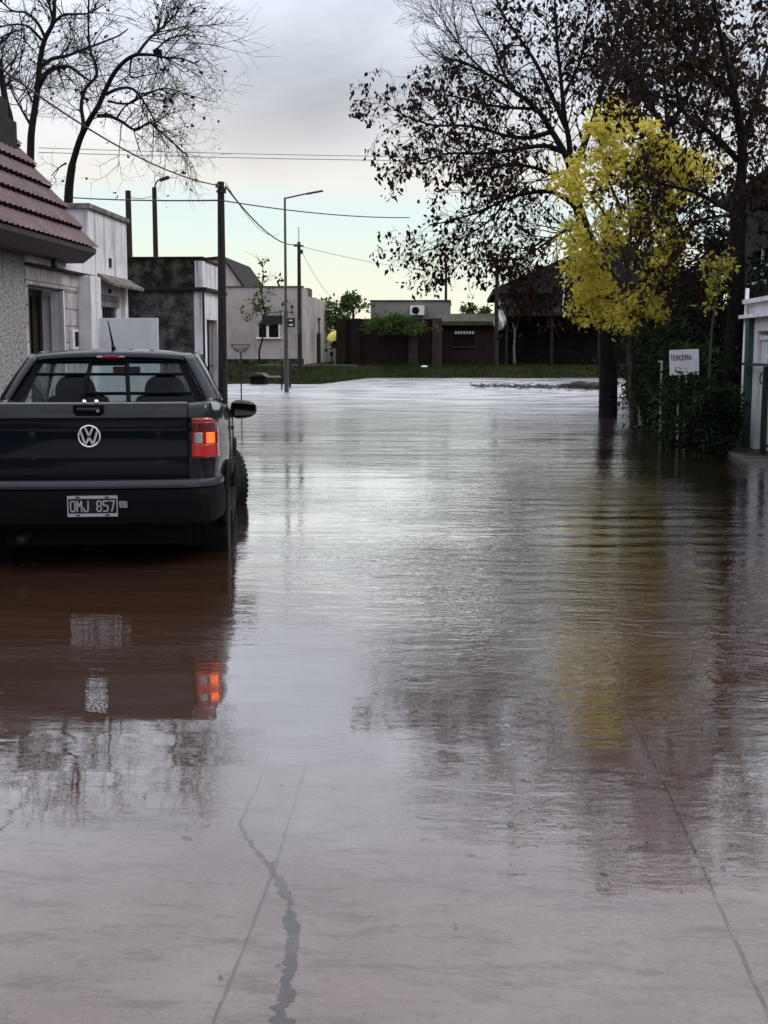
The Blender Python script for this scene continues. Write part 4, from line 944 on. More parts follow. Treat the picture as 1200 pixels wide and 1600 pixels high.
# handle recess
w = MB(); w.prism([(-.095, .012, 1.030), (-.095, .012, .985), (-.075, .012, .960), (.075, .012, .960), (.095, .012, .985), (.095, .012, 1.030)], (0, .05, 0)); ho = w.build('handle', m_plastic, tgo, bevel=.006)
w = MB(); w.box(-.07, .07, -.004, .011, .992, 1.012); w.build('grip', m_black, ho, bevel=.004)
w = MB(); w.lathe((.060, -.006, .993), [(0, 0), (.010, 0), (.011, .012), (0, .012)], 14, 'Y'); w.build('lock_cylinder', m_chrome, ho, smooth='auto')
for dx in (-.03, .045):
    w = MB(); w.lathe((dx, .05, 1.047), [(.016, 0), (.014, .010), (.006, .015), (0, .016)], 10); w.build('bolt', m_chrome, tgo, smooth=True)
# emblem: ring with V over W
em = MB(); ec = (.0, .018, .834)
em.grid(lambda u, v: (ec[0]+(.066+.0065*math.cos(v*2*math.pi))*math.cos(u*2*math.pi), ec[1]-.004+.006*math.sin(v*2*math.pi), ec[2]+(.066+.0065*math.cos(v*2*math.pi))*math.sin(u*2*math.pi)), 48, 8)
def stroke(x0, z0, x1, z1, wd=.0135):
    a = Vector((ec[0]+x0, ec[1]-.005, ec[2]+z0)); b = Vector((ec[0]+x1, ec[1]-.005, ec[2]+z1)); t = (b-a).normalized()
    em.obox((a+b)/2, t, Vector((0, 1, 0)), t.cross(Vector((0, 1, 0))), (b-a).length/2+.002, .005, wd/2)
stroke(-.026, .058, -.002, .006); stroke(.026, .058, .002, .006)
stroke(-.053, .036, -.024, -.052); stroke(-.024, -.052, -.001, -.010); stroke(.001, -.010, .024, -.052); stroke(.024, -.052, .053, .036)
em.build('emblem', m_chrome, tgo, smooth='auto')
w = MB(); w.lathe((ec[0], ec[1]+.004, ec[2]), [(0, -.004), (.062, -.004), (.066, .004)], 40, 'Y'); w.build('emblem_backing', m_plastic, tgo)
# bumper: painted step on top, black lower
bm = MB()
BP = [(0, -.035), (.3, -.030), (.5, -.018), (.60, -.002), (.68, .02), (.74, .065), (.78, .14), (.805, .26), (.822, .44)]
def bf(prof):
    def f(u, v):
        k = u*(len(BP)-1); i = min(int(k), len(BP)-2); fr = k-i; x = BP[i][0]+(BP[i+1][0]-BP[i][0])*fr; y = BP[i][1]+(BP[i+1][1]-BP[i][1])*fr
        k = v*(len(prof)-1); i = min(int(k), len(prof)-2); fr = k-i; o = prof[i][0]+(prof[i+1][0]-prof[i][0])*fr; z = prof[i][1]+(prof[i+1][1]-prof[i][1])*fr
        d = min(1, max(0, (x-.6)/.2)); return (x-o*d, y+o*(1-d)+ (0), z)
    return f
st_prof = [(.10, .556), (.045, .560), (.010, .555), (-.004, .535), (-.004, .508), (.010, .505)]
bm.grid(bf(st_prof), 40, 5, True); mirror(bm); bmo = bm.build('bumper_step', mat('bumper_paint', (.022, .025, .034), .4, .05, 3, coat=.4), T, smooth='auto')
lo = MB(); lo.grid(bf([(.012, .503), (.0, .495), (-.012, .44), (-.012, .33), (.0, .285), (.04, .262), (.12, .257)]), 40, 6, True); mirror(lo); lo.build('bumper', m_plastic, T, smooth='auto')
w = MB(); w.box(-.62, .62, .03, .30, .27, .5); w.build('bumper_core', m_dark, T)
# number plate
pl = MB(); pc = (.018, -.052, .400)
pl.box(pc[0]-.155, pc[0]+.155, pc[1], pc[1]+.004, pc[2]-.066, pc[2]+.066); plo = pl.build('number_plate', mat('plate_black', (.012, .012, .014), .4), T, bevel=.002)
w = MB(); rs = .155; hs = .066
w.box(pc[0]-rs, pc[0]+rs, pc[1]-.003, pc[1]-.0005, pc[2]-hs, pc[2]-hs+.020); w.box(pc[0]-rs, pc[0]+rs, pc[1]-.003, pc[1]-.0005, pc[2]+hs-.019, pc[2]+hs)
w.box(pc[0]-rs, pc[0]-rs+.006, pc[1]-.003, pc[1]-.0005, pc[2]-hs+.0205, pc[2]+hs-.0195); w.box(pc[0]+rs-.006, pc[0]+rs, pc[1]-.003, pc[1]-.0005, pc[2]-hs+.0205, pc[2]+hs-.0195)
w.build('plate_border', mat('plate_white', (.42, .42, .44), .4), plo)
for bx_ in (-.09, .09):
    for bz in (-.056, .056):
        w = MB(); w.box(pc[0]+bx_-.012, pc[0]+bx_+.012, pc[1]-.006, pc[1]-.0035, pc[2]+bz-.004, pc[2]+bz+.004); w.build('fixing_slot', m_dark, plo)
vs, fs = stroke_text('OMJ 857', .027, .064, .0085, .001, .0135)
w = MB(); w.v = [(pc[0]+x, pc[1]-.0035-z, pc[2]+y) for x, y, z in vs]; w.f = fs; w.build('registration', mat('plate_figures', (.38, .38, .41), .4), plo)
w = MB(); w.box(pc[0]+.163, pc[0]+.215, pc[1]-.002, pc[1]+.002, pc[2]-.012, pc[2]+.03); w.build('sticker', mat('faded_sticker', (.22, .22, .23), .5, .5, 90), T)
# tail lamps
def idx_at(target_px, rear=True):
    for i, p in enumerate(PD):
        if p[0] >= target_px: return i
    return 10
for sx in (1, -1):
    i0 = idx_at(.617); i1 = next(i for i, p in enumerate(PD) if p[1] > .20)
    ids = list(range(i0, i1+1)); zlo, zhi = .69, .945; nz = 14
    def lens(f0, f1, za, zb2, off, m, name, par, round_=False):
        w = MB(); sel = [i for i in ids if f0 <= (i-i0)/(i1-i0) <= f1]; rows_ = []
        for i in sel:
            f = (i-i0)/(i1-i0); zz1 = zb2
            if round_: zz1 = zb2-.07*max(0, (f-.45)/.55)**2.2
            rows_.append([skin(i, 0, off, za+(zz1-za)*k/nz) for k in range(nz+1)])
        for r_ in rows_: w.v += [(sx*a, b, c_) for a, b, c_ in r_]
        m_ = nz+1
        for a in range(len(rows_)-1):
            for k in range(nz):
                q = a*m_+k; f_ = (q, q+1, q+m_+1, q+m_); w.f.append(f_ if sx > 0 else f_[::-1])
        return w.build(name, m, par, smooth=True, solid=.012)
    tl = lens(0, 1, zlo, zhi, .012, m_red, 'tail_lamp', T, True)
    lens(.0, .92, .700, .775, .0140, mat('lower_red_lens', (.34, .012, .012), .12, coat=1.0, emis=((1, .03, .02), .10)), 'lower_lens', tl)
    lens(.0, .80, .857, .915, .0140, mat('upper_red_lens', (.12, .004, .007), .12, coat=1.0), 'upper_lens', tl)
    lens(.05, .30, .782, .850, .0155, m_clear, 'reversing_lens', tl)
    lens(.31, .74, .782, .850, .0155, m_amber if sx > 0 else mat('unlit_amber_lens', (.5, .12, .03), .2, coat=.6), 'turn_lens', tl)
# bed
w = MB(); w.box(-.70, .70, .14, 1.30, .55, .60); w.build('bed_floor', m_plastic, T)
w = MB(); w.box(-.76, .76, 1.10, 1.16, .30, 1.0); w.build('bed_bulkhead', m_paint, T)
# underbody
w = MB(); w.box(-.60, .60, .35, 4.2, .10, .30); w.box(-.78, .78, 1.3, 3.2, .12, .25); w.build('underbody', m_dark, T)
w = MB(); w.tube([(-.62, WR, WZ), (.62, WR, WZ)], .04, 8); w.build('axle', m_dark, T)
w = MB(); w.tube([(-.46, .12, .17), (-.46, .5, .18), (-.4, 1.0, .16)], .032, 12); w.build('exhaust', mat('rusty_exhaust', (.03, .024, .022), .6, .3, 20), T, smooth=True)
# wheels
def wheel():
    e = bpy.data.objects.new('wheel', None); C.objects.link(e); e.parent = T
    w = MB(); w.lathe((0, 0, 0), [(.20, -.098), (.27, -.105), (.298, -.090), (.305, -.06), (.307, 0), (.305, .06), (.298, .090), (.27, .105), (.20, .098), (.195, .0), (.20, -.098)], 48, 'X'); ty = w.build('tyre', m_rubber, e, smooth='auto')
    for sg_ in (-1, 1):
        w = MB()
        for k in range(40):
            a = 2*math.pi*k/40
            c_ = Vector((sg_*.068, .3065*math.cos(a+sg_*.03), .3065*math.sin(a+sg_*.03))); w.obox(c_, Vector((1, 0, 0)), Vector((0, -math.sin(a), math.cos(a))), Vector((0, math.cos(a), math.sin(a))), .030, .017, .0022)
        w.build('tread', m_rubber, ty)
    w = MB(); w.lathe((0, 0, 0), [(.0, .045), (.05, .05), (.06, .035), (.17, .04), (.192, .085), (.203, .09), (.203, -.09), (.19, -.09), (.19, -.02), (0, -.02)], 40, 'X'); w.build('rim', m_rim, e, smooth='auto')
    return e
wh = wheel(); WS = [wh]+[copy_tree(wh, T) for _ in range(3)]
for o, (x, y, rz) in zip(WS, ((.745, WR, 0), (-.745, WR, 180), (.755, WF, 24), (-.755, WF, 204))):
    o.location = (x, y, WZ); o.rotation_euler = (R(35) if x > 0 else R(10), 0, R(rz))
# cab shell
def V(*a): return Vector(a)
RB0, RB1 = V(.70, 1.10, .985), V(.520, 1.40, 1.325)       # rear glass corners
CB0, CB1 = V(.765, 1.20, 1.01), V(.572, 1.47, 1.345)      # rear corner edge
SB0, SB1 = V(.775, 1.66, 1.005), V(.588, 1.80, 1.352)
AB0, AB1 = V(.762, 3.02, .925), V(.586, 2.42, 1.350)
WB0, WB1 = V(.70, 3.28, .905), V(.515, 2.52, 1.345)
def lerpgrid(mb, a0, a1, b0, b1, nu, nv, bulge=V(0, 0, 0), flip=False):
    def f(u, v):
        p = a0.lerp(a1, v).lerp(b0.lerp(b1, v), u); return p+bulge*(4*u*(1-u))*.5+bulge*(4*v*(1-v))*.5
    mb.grid(f, nu, nv, flip)
mx = lambda v: V(-v.x, v.y, v.z)
cab = MB()
lerpgrid(cab, RB0, RB1, CB0, CB1, 6, 10, V(.012, -.012, .004), True)
lerpgrid(cab, CB0, CB1, SB0, SB1, 4, 10, V(.012, 0, 0), True)
# side header and A pillar
lerpgrid(cab, SB1+V(.018, 0, -.03), SB1+V(-.03, 0, .014), AB1+V(.016, -.05, -.03), AB1+V(-.03, 0, .016), 8, 3, V(0, 0, 0), True)
lerpgrid(cab, AB0, AB1+V(.018, -.05, -.03), AB0+V(-.02, .16, 0), WB1+V(.02, 0, -.01), 3, 8, V(.004, .004, 0), True)
mirror(cab)
# rear header
lerpgrid(cab, mx(RB1)+V(0, -.02, -.03), mx(RB1)+V(0, .02, .02), RB1+V(0, -.02, -.03), RB1+V(0, .02, .02), 12, 3, V(0, -.015, .015), False)
lerpgrid(cab, mx(RB0)+V(0, 0, -.08), mx(RB0)+V(0, .0, .015), RB0+V(0, 0, -.08), RB0+V(0, 0, .015), 12, 2, V(0, -.01, 0), False)
cab_o = cab.build('cab', m_paint, T, smooth='auto', solid=.025)
rfm = MB()
def rooff(u, v):
    s_ = -1+2*u; y = 1.375+1.20*v
    hw = float(np.interp(y, [1.375, 1.42, 1.5, 1.8, 2.4, 2.575], [.535, .572, .590, .600, .588, .535]))
    ze = float(np.interp(y, [1.375, 1.385, 1.42, 1.5, 1.7, 2.0, 2.4, 2.575], [1.318, 1.332, 1.345, 1.355, 1.362, 1.365, 1.358, 1.335]))
    crown = float(np.interp(y, [1.375, 1.42, 1.7, 2.1, 2.575], [.022, .030, .040, .040, .02]))
    e = abs(s_); z = ze+crown*(1-e**2.4)-(.020*max(0, (e-.93)/.07)**2)
    return (hw*s_, y-.05*(1-e*e)*(1-v)**6*.6, z)
rfm.grid(rooff, 40, 30); rfm.build('roof', m_paint, T, smooth=True, solid=.02)
# glass
w = MB(); lerpgrid(w, mx(RB0)+V(.0, .015, 0), mx(RB1)+V(0, .015, 0), RB0+V(0, .015, 0), RB1+V(0, .015, 0), 14, 6, V(0, -.015, 0), False); rg_ = w.build('rear_window', m_glassT, T, smooth=True)
w = MB(); lerpgrid(w, mx(WB0), mx(WB1), WB0, WB1, 14, 6, V(0, .04, .02), True); w.build('windscreen', glassmat('windscreen_glass', (.80, .88, .86), .01), T, smooth=True)
for sx in (1, -1):
    f_ = (lambda v: v) if sx > 0 else mx
    w = MB(); w.quad(*[f_(q) for q in (SB0+V(-.015, 0, 0), AB0+V(-.015, 0, 0), AB1+V(-.004, -.05, -.03), SB1+V(-.004, 0, -.03))]); sg2 = w.build('side_window', m_glassS, T)
    a = SB0.lerp(AB0, .26)+V(.004, 0, 0); b = (SB1+V(.012, 0, -.03)).lerp(AB1+V(.012, -.05, -.03), .26)
    w = MB(); w.prism([f_(q) for q in (a, a+V(0, .09, -.003), b+V(0, .08, 0), b)], (-.02*sx, 0, 0)); w.build('door_pillar', m_plastic, T)
    w = MB(); w.tube([f_(q) for q in (SB0+V(.004, 0, 0), AB0+V(.004, 0, 0), AB1+V(.016, -.05, -.03), SB1+V(.016, 0, -.03), SB0+V(.004, 0, 0))], .010, 6); w.build('window_seal', m_plastic, sg2)
# black surround and sliding frame, guard bars on the rear window
def rw(u, v, o=-.012):   # u -1..1, v 0..1 on rear glass
    p = mx(RB0).lerp(RB0, (u+1)/2).lerp(mx(RB1).lerp(RB1, (u+1)/2), v); k = (u+1)/2
    return p+V(0, -.015*2*k*(1-k)-.015*2*v*(1-v)+.015+o, 0)
def bar(u0, v0, u1, v1, r_=.010, name='guard_bar', n=8):
    w = MB(); w.tube([rw(u0+(u1-u0)*k/n, v0+(v1-v0)*k/n) for k in range(n+1)], r_, 6); w.build(name, m_plastic, rg_, smooth=True)
fr = MB()
for (u0, v0, u1, v1, wd) in ((-.985, 0, -.985, 1, .05), (.985, 0, .985, 1, .05)):
    pass
def band(u0, u1, v0, v1, name, o=-.004):
    w = MB(); w.grid(lambda a, b: rw(u0+(u1-u0)*a, v0+(v1-v0)*b, o), 12, 4); return w.build(name, m_plastic, rg_, solid=.004)
band(-1, 1, .90, 1.0, 'black_border'); band(-1, 1, 0, .04, 'black_border'); band(-1, -.90, .041, .899, 'black_border'); band(.90, 1, .041, .899, 'black_border')
bar(-.27, .04, -.27, .92, .016, 'sliding_frame'); bar(.21, .04, .21, .92, .016, 'sliding_frame')
bar(-.90, .67, .90, .67, .011); bar(-.27, .27, .90, .27, .012); bar(-.27, .88, .21, .88, .010)
# third brake light
w = MB(); zc = 1.333; yb = 1.345
w.box(-.055, .055, yb-.006, yb+.03, zc-.006, zc+.014); bl = w.build('brake_light', m_red, T, bevel=.003)
for sx in (1, -1):
    w = MB(); w.box(min(sx*.058, sx*.10), max(sx*.058, sx*.10), yb-.004, yb+.03, zc-.002, zc+.012); w.build('cargo_lamp', m_clear, bl, bevel=.003)
w = MB(); w.tube([(.0, 1.56, 1.395), (-.004, 1.545, 1.43)], [.018, .010], 10); w.tube([(-.004, 1.545, 1.43), (-.03, 1.50, 1.60)], [.008, .005], 8); w.build('antenna', m_black, T, smooth=True)
# mirrors
for sx in (1, -1):
    w = MB(); c_ = V(.94, 2.86, .905)
    def mf(u, v):
        a = u*2*math.pi; b = v*math.pi; ca, sa = math.cos(a), math.sin(a); q = 2.6
        sgn = lambda t: (abs(t)**(2/q))*(1 if t > 0 else -1)
        x = .112*sgn(ca)*math.sin(b)**.6; z = .078*sgn(sa)*math.sin(b)**.6*(1.0+.18*(-x/.125)); y = .07*math.cos(b)
        return ((c_.x+x)*sx, c_.y+y, c_.z+z)
    w.grid(mf, 28, 12, sx < 0); mo = w.build('side_mirror', m_black, T, smooth=True)
    w = MB()
    w.prism([(sx*(c_.x-.10), c_.y-.072, c_.z-.052), (sx*(c_.x+.095), c_.y-.072, c_.z-.045), (sx*(c_.x+.10), c_.y-.072, c_.z+.04), (sx*(c_.x-.105), c_.y-.072, c_.z+.055)], (0, .01, 0)); w.build('mirror_glass', glassmat('mirror', (.02, .02, .02), .02, 2.6), mo)
    w = MB(); w.tube([(sx*.77, 2.90, .86), (sx*.85, 2.88, .86)], [.035, .030], 8); w.build('mirror_arm', m_black, mo, smooth=True)
    w = MB(); w.obox(V(sx*.862, 1.86, .80), V(0, 1, 0), V(1, 0, 0), V(0, 0, 1), .085, .012, .014); w.build('door_handle', m_black, T, bevel=.006)
    w = MB(); yy = 1.72; w.tube([(sx*(xo(z)-.0005), yy, z) for z in np.linspace(.24, .985, 12)], .005, 4); w.build('door_gap', m_dark, T); w = MB(); w.tube([(sx*(xo(z)-.0005), 3.06, z) for z in np.linspace(.24, .94, 12)], .005, 4); w.build('door_gap', m_dark, T)
    w = MB(); w.tube([(sx*(xo(.50)+.004), y_, .47) for y_ in np.linspace(1.34, 3.16, 12)], .018, 8); w.build('side_moulding', m_plastic, T, smooth=True)
# hood, grille, front
w = MB()
def hoodf(u, v):
    s_ = -1+2*u; y = 3.22+1.22*v; hw = float(np.interp(y, [3.2, 3.7, 4.0, 4.2, 4.34, 4.45], [.72, .74, .72, .66, .56, .42])); z = zt(min(y, 4.4))+.01+.045*(1-abs(s_)**2)*(1-.4*v)
    return (hw*s_, y, z)
w.grid(hoodf, 20, 16); w.build('bonnet', m_paint, T, smooth=True, solid=.02)
w = MB(); w.box(-.38, .38, 4.44, 4.47, .50, .70); w.build('grille', m_plastic, T)
for sx in (1, -1):
    w = MB(); w.obox(V(sx*.60, 4.37, .64), V(.92, -.38*sx, 0).normalized(), V(.38*sx, .92, 0).normalized(), V(0, 0, 1), .15, .03, .07); w.build('headlight', m_clear, T, bevel=.02)
w = MB(); w.grid(lambda u, v: ((-1+2*u)*.80, 4.36+.15*(1-abs(-1+2*u)**3), .14+.30*v), 20, 3, True); w.build('front_bumper', m_plastic, T, smooth=True, solid=.04)
# interior
for sx in (1, -1):
    se = MB(); se.obox(V(sx*.34, 2.05, .72), V(1, 0, 0), V(0, .96, -.22).normalized(), V(0, .22, .96).normalized(), .24, .06, .33); so_ = se.build('seat', m_seat, T, bevel=.05)
    se = MB(); se.box(sx*.34-.24, sx*.34+.24, 2.05, 2.5, .35, .50); se.build('cushion', m_seat, so_, bevel=.04)
    hr = MB()
    def hf(u, v):
        a = u*2*math.pi; b = v*math.pi; s2 = math.sin(b)**.7
        return (sx*.34+.155*math.cos(a)*s2, 1.95+.055*math.sin(a)*s2, 1.075+.13*math.cos(b))
    hr.grid(hf, 20, 12); hr.build('headrest', m_seat, so_, smooth=True)
w = MB(); w.box(-.70, .70, 2.85, 3.25, .55, .93); w.build('dashboard', m_trim, T, bevel=.04)
w = MB(); cs_ = V(-.34, 2.66, .90); axq = V(0, .9, -.45).normalized(); uq = V(1, 0, 0); vq = axq.cross(uq)
w.tube([cs_+uq*.18*math.cos(a)+vq*.18*math.sin(a) for a in np.linspace(0, 2*math.pi, 30)], .014, 8); w.tube([cs_, cs_+axq*.3], .03, 8); w.tube([cs_-uq*.17, cs_+uq*.17], .02, 6); w.build('steering_wheel', m_trim, T, smooth=True)
w = MB(); w.obox(V(0, 2.50, 1.235), V(1, 0, 0), V(0, 1, 0), V(0, 0, 1), .11, .012, .032); w.build('interior_mirror', m_trim, T, bevel=.01)
w = MB(); w.box(-.74, .74, 1.18, 3.0, .28, .32); w.build('cabin_floor', m_trim, T)
w = MB()
for sx in (1, -1): w.box(sx*.74 if sx > 0 else -.77, .77 if sx > 0 else -.74, 1.2, 3.1, .3, .94)
w.build('door_lining', m_trim, T)
TRUCK_POS = (-2.30, 7.88); TRUCK_YAW = 9.0
T.location = (TRUCK_POS[0], TRUCK_POS[1], 0); T.rotation_euler = (R(-.7), 0, R(TRUCK_YAW))
# ------------------------------------------------------------------ trees
m_bark = mat('dark_bark', (.011, .009, .008), .95, .35, 9, .012, 30, stretch=(2, 2, .4))
m_bark2 = mat('grey_brown_bark', (.060, .050, .042), .95, .35, 9, .012, 30, stretch=(2, 2, .4))
m_twig = mat('twigs', (.012, .010, .010), .9, spec=.2)
lf_brown = leafmat('dry_brown_leaves', [(.010, .006, .006), (.026, .014, .011), (.065, .030, .014)], .28, 3.0)
lf_brown2 = leafmat('dark_brown_leaves', [(.010, .006, .005), (.028, .017, .011), (.062, .034, .016)], .28, 3.0)
lf_yellow = leafmat('yellow_leaves', [(.33, .32, .05), (.74, .66, .11), (.97, .88, .32)], .45, 2.8)
lf_green = leafmat('dark_green_leaves', [(.003, .007, .003), (.010, .020, .008), (.032, .052, .018)], .25, 2.5)
lf_fresh = leafmat('fresh_green_leaves', [(.006, .013, .005), (.022, .045, .014), (.06, .10, .03)], .25, 2.5)
lf_vine = leafmat('mid_green_leaves', [(.03, .055, .015), (.06, .10, .025), (.11, .15, .04)], .3, 1.5)

class Tree:
    def __init__(s, seed): s.r = random.Random(seed); s.trunk = MB(); s.tw = MB(); s.leaf = MB(); s.tips = []
    def rv(s): 
        v = Vector((s.r.gauss(0, 1), s.r.gauss(0, 1), s.r.gauss(0, 1))); return v.normalized()
    def curve(s, pts, n=6):
        pts = [Vector(p) for p in pts]; o = []
        for i in range(len(pts)-1):
            a = pts[max(i-1, 0)]; b = pts[i]; c = pts[i+1]; d = pts[min(i+2, len(pts)-1)]
            for k in range(n):
                t = k/n; o.append(.5*((2*b)+(c-a)*t+(2*a-5*b+4*c-d)*t*t+(3*b-a-3*c+d)*t**3))
        o.append(pts[-1]); return o
    def limb(s, pts, r0, r1, n=9, jit=.0):
        """traced limb; returns sampled points"""
        c = s.curve(pts)
        if jit: c = [p+s.rv()*jit*min(1, i/4) for i, p in enumerate(c)]
        m = len(c); rad = [r0+(r1-r0)*(i/(m-1))**.8 for i in range(m)]
        s.trunk.tube(c, rad, n); return list(zip(c, rad))
    def twig(s, p, d, L, r0, lvl, kids, grav, spread, lf, segs=5, wander=.22):
        pts = [p]; q = Vector(p); d = d.normalized(); dirs = [d]
        for k in range(segs):
            d = (d+s.rv()*wander+Vector((0, 0, grav))).normalized(); q = q+d*(L/segs); pts.append(q.copy()); dirs.append(d)
        s.tw.tube(pts, [max(.0028, r0*(1-.75*k/segs)) for k in range(segs+1)], 3 if lvl > 0 else 4, False)
        if lvl < len(kids):
            for _ in range(kids[lvl]):
                f = s.r.uniform(.2, 1.0)*segs; i = min(int(f), segs-1); a = pts[i].lerp(pts[i+1], f-i)
                side = s.rv(); side = (side-dirs[i]*side.dot(dirs[i])).normalized()
                nd = dirs[i]*(1-spread)+side*spread
                s.twig(a, nd, L*s.r.uniform(.42, .7), r0*.55, lvl+1, kids, grav, spread, lf, max(3, segs-1), wander)
        else:
            s.tips.append((pts[-1], d))
            if segs > 2: s.tips.append((pts[-2], d))
    def sprout(s, limb, count, L, r, kids, grav, spread, f0=.2, flat=1.0, bias=Vector((0, 0, 0)), segs=6, wander=.2):
        m = len(limb)
        for _ in range(count):
            f = s.r.uniform(f0, 1); x = f*(m-1); i = min(int(x), m-2); p = limb[i][0].lerp(limb[i+1][0], x-i)
            t = (limb[i+1][0]-limb[i][0]).normalized(); side = s.rv(); side.y *= flat; side = (side-t*side.dot(t)).normalized()
            s.twig(p, t*(1-spread)+side*spread+bias, L*s.r.uniform(.6, 1.15)*(1.15-.5*f), min(r, limb[i][1]*.6), 0, kids, grav, spread, None, segs, wander)
    def leaves(s, frac, per, size, hang, spread, aspect=.45, near=None):
        r = s.r
        for p, d in s.tips:
            if r.random() > frac: continue
            if near and not near(p): continue
            k_ = r.uniform(.7, 1.25)
            for _ in range(per if per < 2 else r.randint(max(1, per//2), int(per*1.4))):
                c = p+Vector((r.gauss(0, spread), r.gauss(0, spread), r.gauss(-spread*.6*hang, spread)))
                s.one(c, size*k_*r.choice((.45, .7, .9, 1.0, 1.2, 1.45)), min(1, hang*r.uniform(.6, 1.2)), aspect*r.uniform(.7, 1.2))
    def one(s, c, L, hang, aspect=.45):
        r = s.r; dn = (Vector((0, 0, -1))*hang+s.rv()*(1.0-.55*hang)).normalized(); w = s.rv(); w = (w-dn*w.dot(dn)).normalized()*L*aspect*.5; n = dn.cross(w).normalized()*L*.12
        a = c; b = c+dn*L*.45+w+n; e = c+dn*L; f = c+dn*L*.45-w+n
        m = len(s.leaf.v); s.leaf.v += [tuple(a), tuple(b), tuple(e), tuple(f), tuple(c+dn*L*.5)]; s.leaf.f += [(m, m+1, m+4), (m+1, m+2, m+4), (m+2, m+3, m+4), (m+3, m, m+4)]
    def finish(s, name, base, label, cat, bark, lfm, group=None, twm=None):
        o = bpy.data.objects.new(name, None); C.objects.link(o); o.location = base; tag(o, label, cat, group)
        if s.trunk.v: s.trunk.build('trunk', bark, o, smooth=True, world=True)
        if s.tw.v: s.tw.build('branches', twm or m_twig, o, world=True)
        if s.leaf.v: s.leaf.build('foliage', lfm, o, world=True)
        return o
def trace(pts, Y, seed, dy=1.2, base=None):
    """limb traced in the photograph, carried at street distance Y and wandering in depth"""
    r = random.Random(seed); y = Y; slope = r.uniform(-dy, dy); o = []
    n = len(pts)
    for i, (px, py) in enumerate(pts): o.append(PR(px, py, Y+slope*(i/(n-1)) if n > 1 else Y))
    return o

# --- bare tree behind the low houses (right one of the pair)
t = Tree(11); Y5 = 33.6
base = PR(108, 310, Y5); base.z = .1
l0 = t.limb([base, PR(107, 420, Y5), PR(107, 320, Y5), PR(109, 285, Y5), PR(113, 257, Y5)], .145, .10)
A1 = t.limb([PR(113, 257, Y5), PR(126, 215, Y5-.1), PR(141, 186, Y5-.3), PR(154, 165, Y5-.5), PR(165, 140, Y5-.6), PR(180, 112, Y5-.8), PR(198, 93, Y5-1), PR(214, 85, Y5-1.1)], .088, .045)
A2 = t.limb([PR(214, 85, Y5-1.1), PR(240, 86, Y5-1.4), PR(258, 90, Y5-1.6), PR(285, 92, Y5-1.8), PR(315, 105, Y5-2)], .045, .012, 6)
A3 = t.limb([PR(214, 85, Y5-1.1), PR(232, 62, Y5-.8), PR(252, 44, Y5-.4), PR(275, 22, Y5), PR(292, -8, Y5+.3)], .045, .014, 6)
A4 = t.limb([PR(240, 82, Y5-1.2), PR(262, 62, Y5-1.2), PR(290, 55, Y5-1), PR(325, 58, Y5-.8)], .03, .008, 5)
A5 = t.limb([PR(153, 181, Y5-.3), PR(172, 182, Y5-.6), PR(190, 190, Y5-1), PR(212, 203, Y5-1.4), PR(233, 192, Y5-1.8), PR(250, 205, Y5-2), PR(272, 225, Y5-2.2), PR(294, 244, Y5-2.2)], .055, .012, 7)
A6 = t.limb([PR(166, 147, Y5-.6), PR(185, 139, Y5-.2), PR(205, 138, Y5+.4), PR(222, 155, Y5+.8), PR(238, 182, Y5+1), PR(250, 210, Y5+1.2), PR(264, 232, Y5+1.2)], .05, .012, 6)
A7 = t.limb([PR(168, 158, Y5-.6), PR(200, 162, Y5-.6), PR(228, 148, Y5-.6), PR(260, 138, Y5-.8), PR(300, 150, Y5-1), PR(340, 160, Y5-1)], .035, .008, 5)
A8 = t.limb([PR(205, 90, Y5-1), PR(204, 120, Y5-1.2), PR(225, 118, Y5-1.3), PR(262, 112, Y5-1.5)], .03, .01, 5)
A9 = t.limb([PR(182, 186, Y5-.8), PR(196, 166, Y5-1), PR(222, 148, Y5-1.2), PR(240, 142, Y5-1.4)], .03, .01, 5)
B1 = t.limb([PR(112, 262, Y5), PR(121, 228, Y5+.3), PR(130, 197, Y5+.6), PR(127, 165, Y5+.9), PR(134, 138, Y5+1.1), PR(150, 120, Y5+1.2), PR(150, 102, Y5+1.3), PR(141, 78, Y5+1.4), PR(138, 40, Y5+1.5), PR(139, -10, Y5+1.6)], .07, .024)
B2 = t.limb([PR(103, 255, Y5), PR(92, 262, Y5+.2), PR(80, 275, Y5+.4)], .03, .01, 5)
for lm, n_, L in ((A1, 16, 1.2), (A2, 26, 1.2), (A3, 34, 1.6), (A4, 20, 1.1), (A5, 34, 1.2), (A6, 24, 1.2), (A7, 28, 1.2), (A8, 12, 1.0), (A9, 10, 1.0), (B1, 30, 1.4), (B2, 5, .8)):
    t.sprout(lm, int(n_*.65), L, .017, [4, 3], .015, .55, .25, .8)
t.sprout(A3, 14, 2.0, .02, [5, 3], .05, .5, .2); t.sprout(A5, 12, 1.5, .015, [3, 2], -.12, .4, .3)
t.leaves(.05, 2, .10, .5, .06, .7)
t.finish('bare_tree', base, 'bare forked tree with few leaves, above the white house, nearest the utility poles', 'tree', m_bark, lf_brown)
# nest
c_ = PR(246, 83, Y5-1.4); ns = MB(); rn = random.Random(9)
for _ in range(110):
    a = rn.uniform(0, 6.28); q = Vector((math.cos(a)*.09*rn.uniform(.5, 1), math.sin(a)*.09*rn.uniform(.5, 1), rn.uniform(-.07, .08))); d_ = Vector((-math.sin(a), math.cos(a), rn.uniform(-.4, .4)))*.075
    ns.tube([c_+q-d_, c_+q, c_+q+d_], .012, 4)
tag(ns.build('bird_nest', m_twig), 'round dark bird nest of twigs on a limb of the bare tree', 'nest')

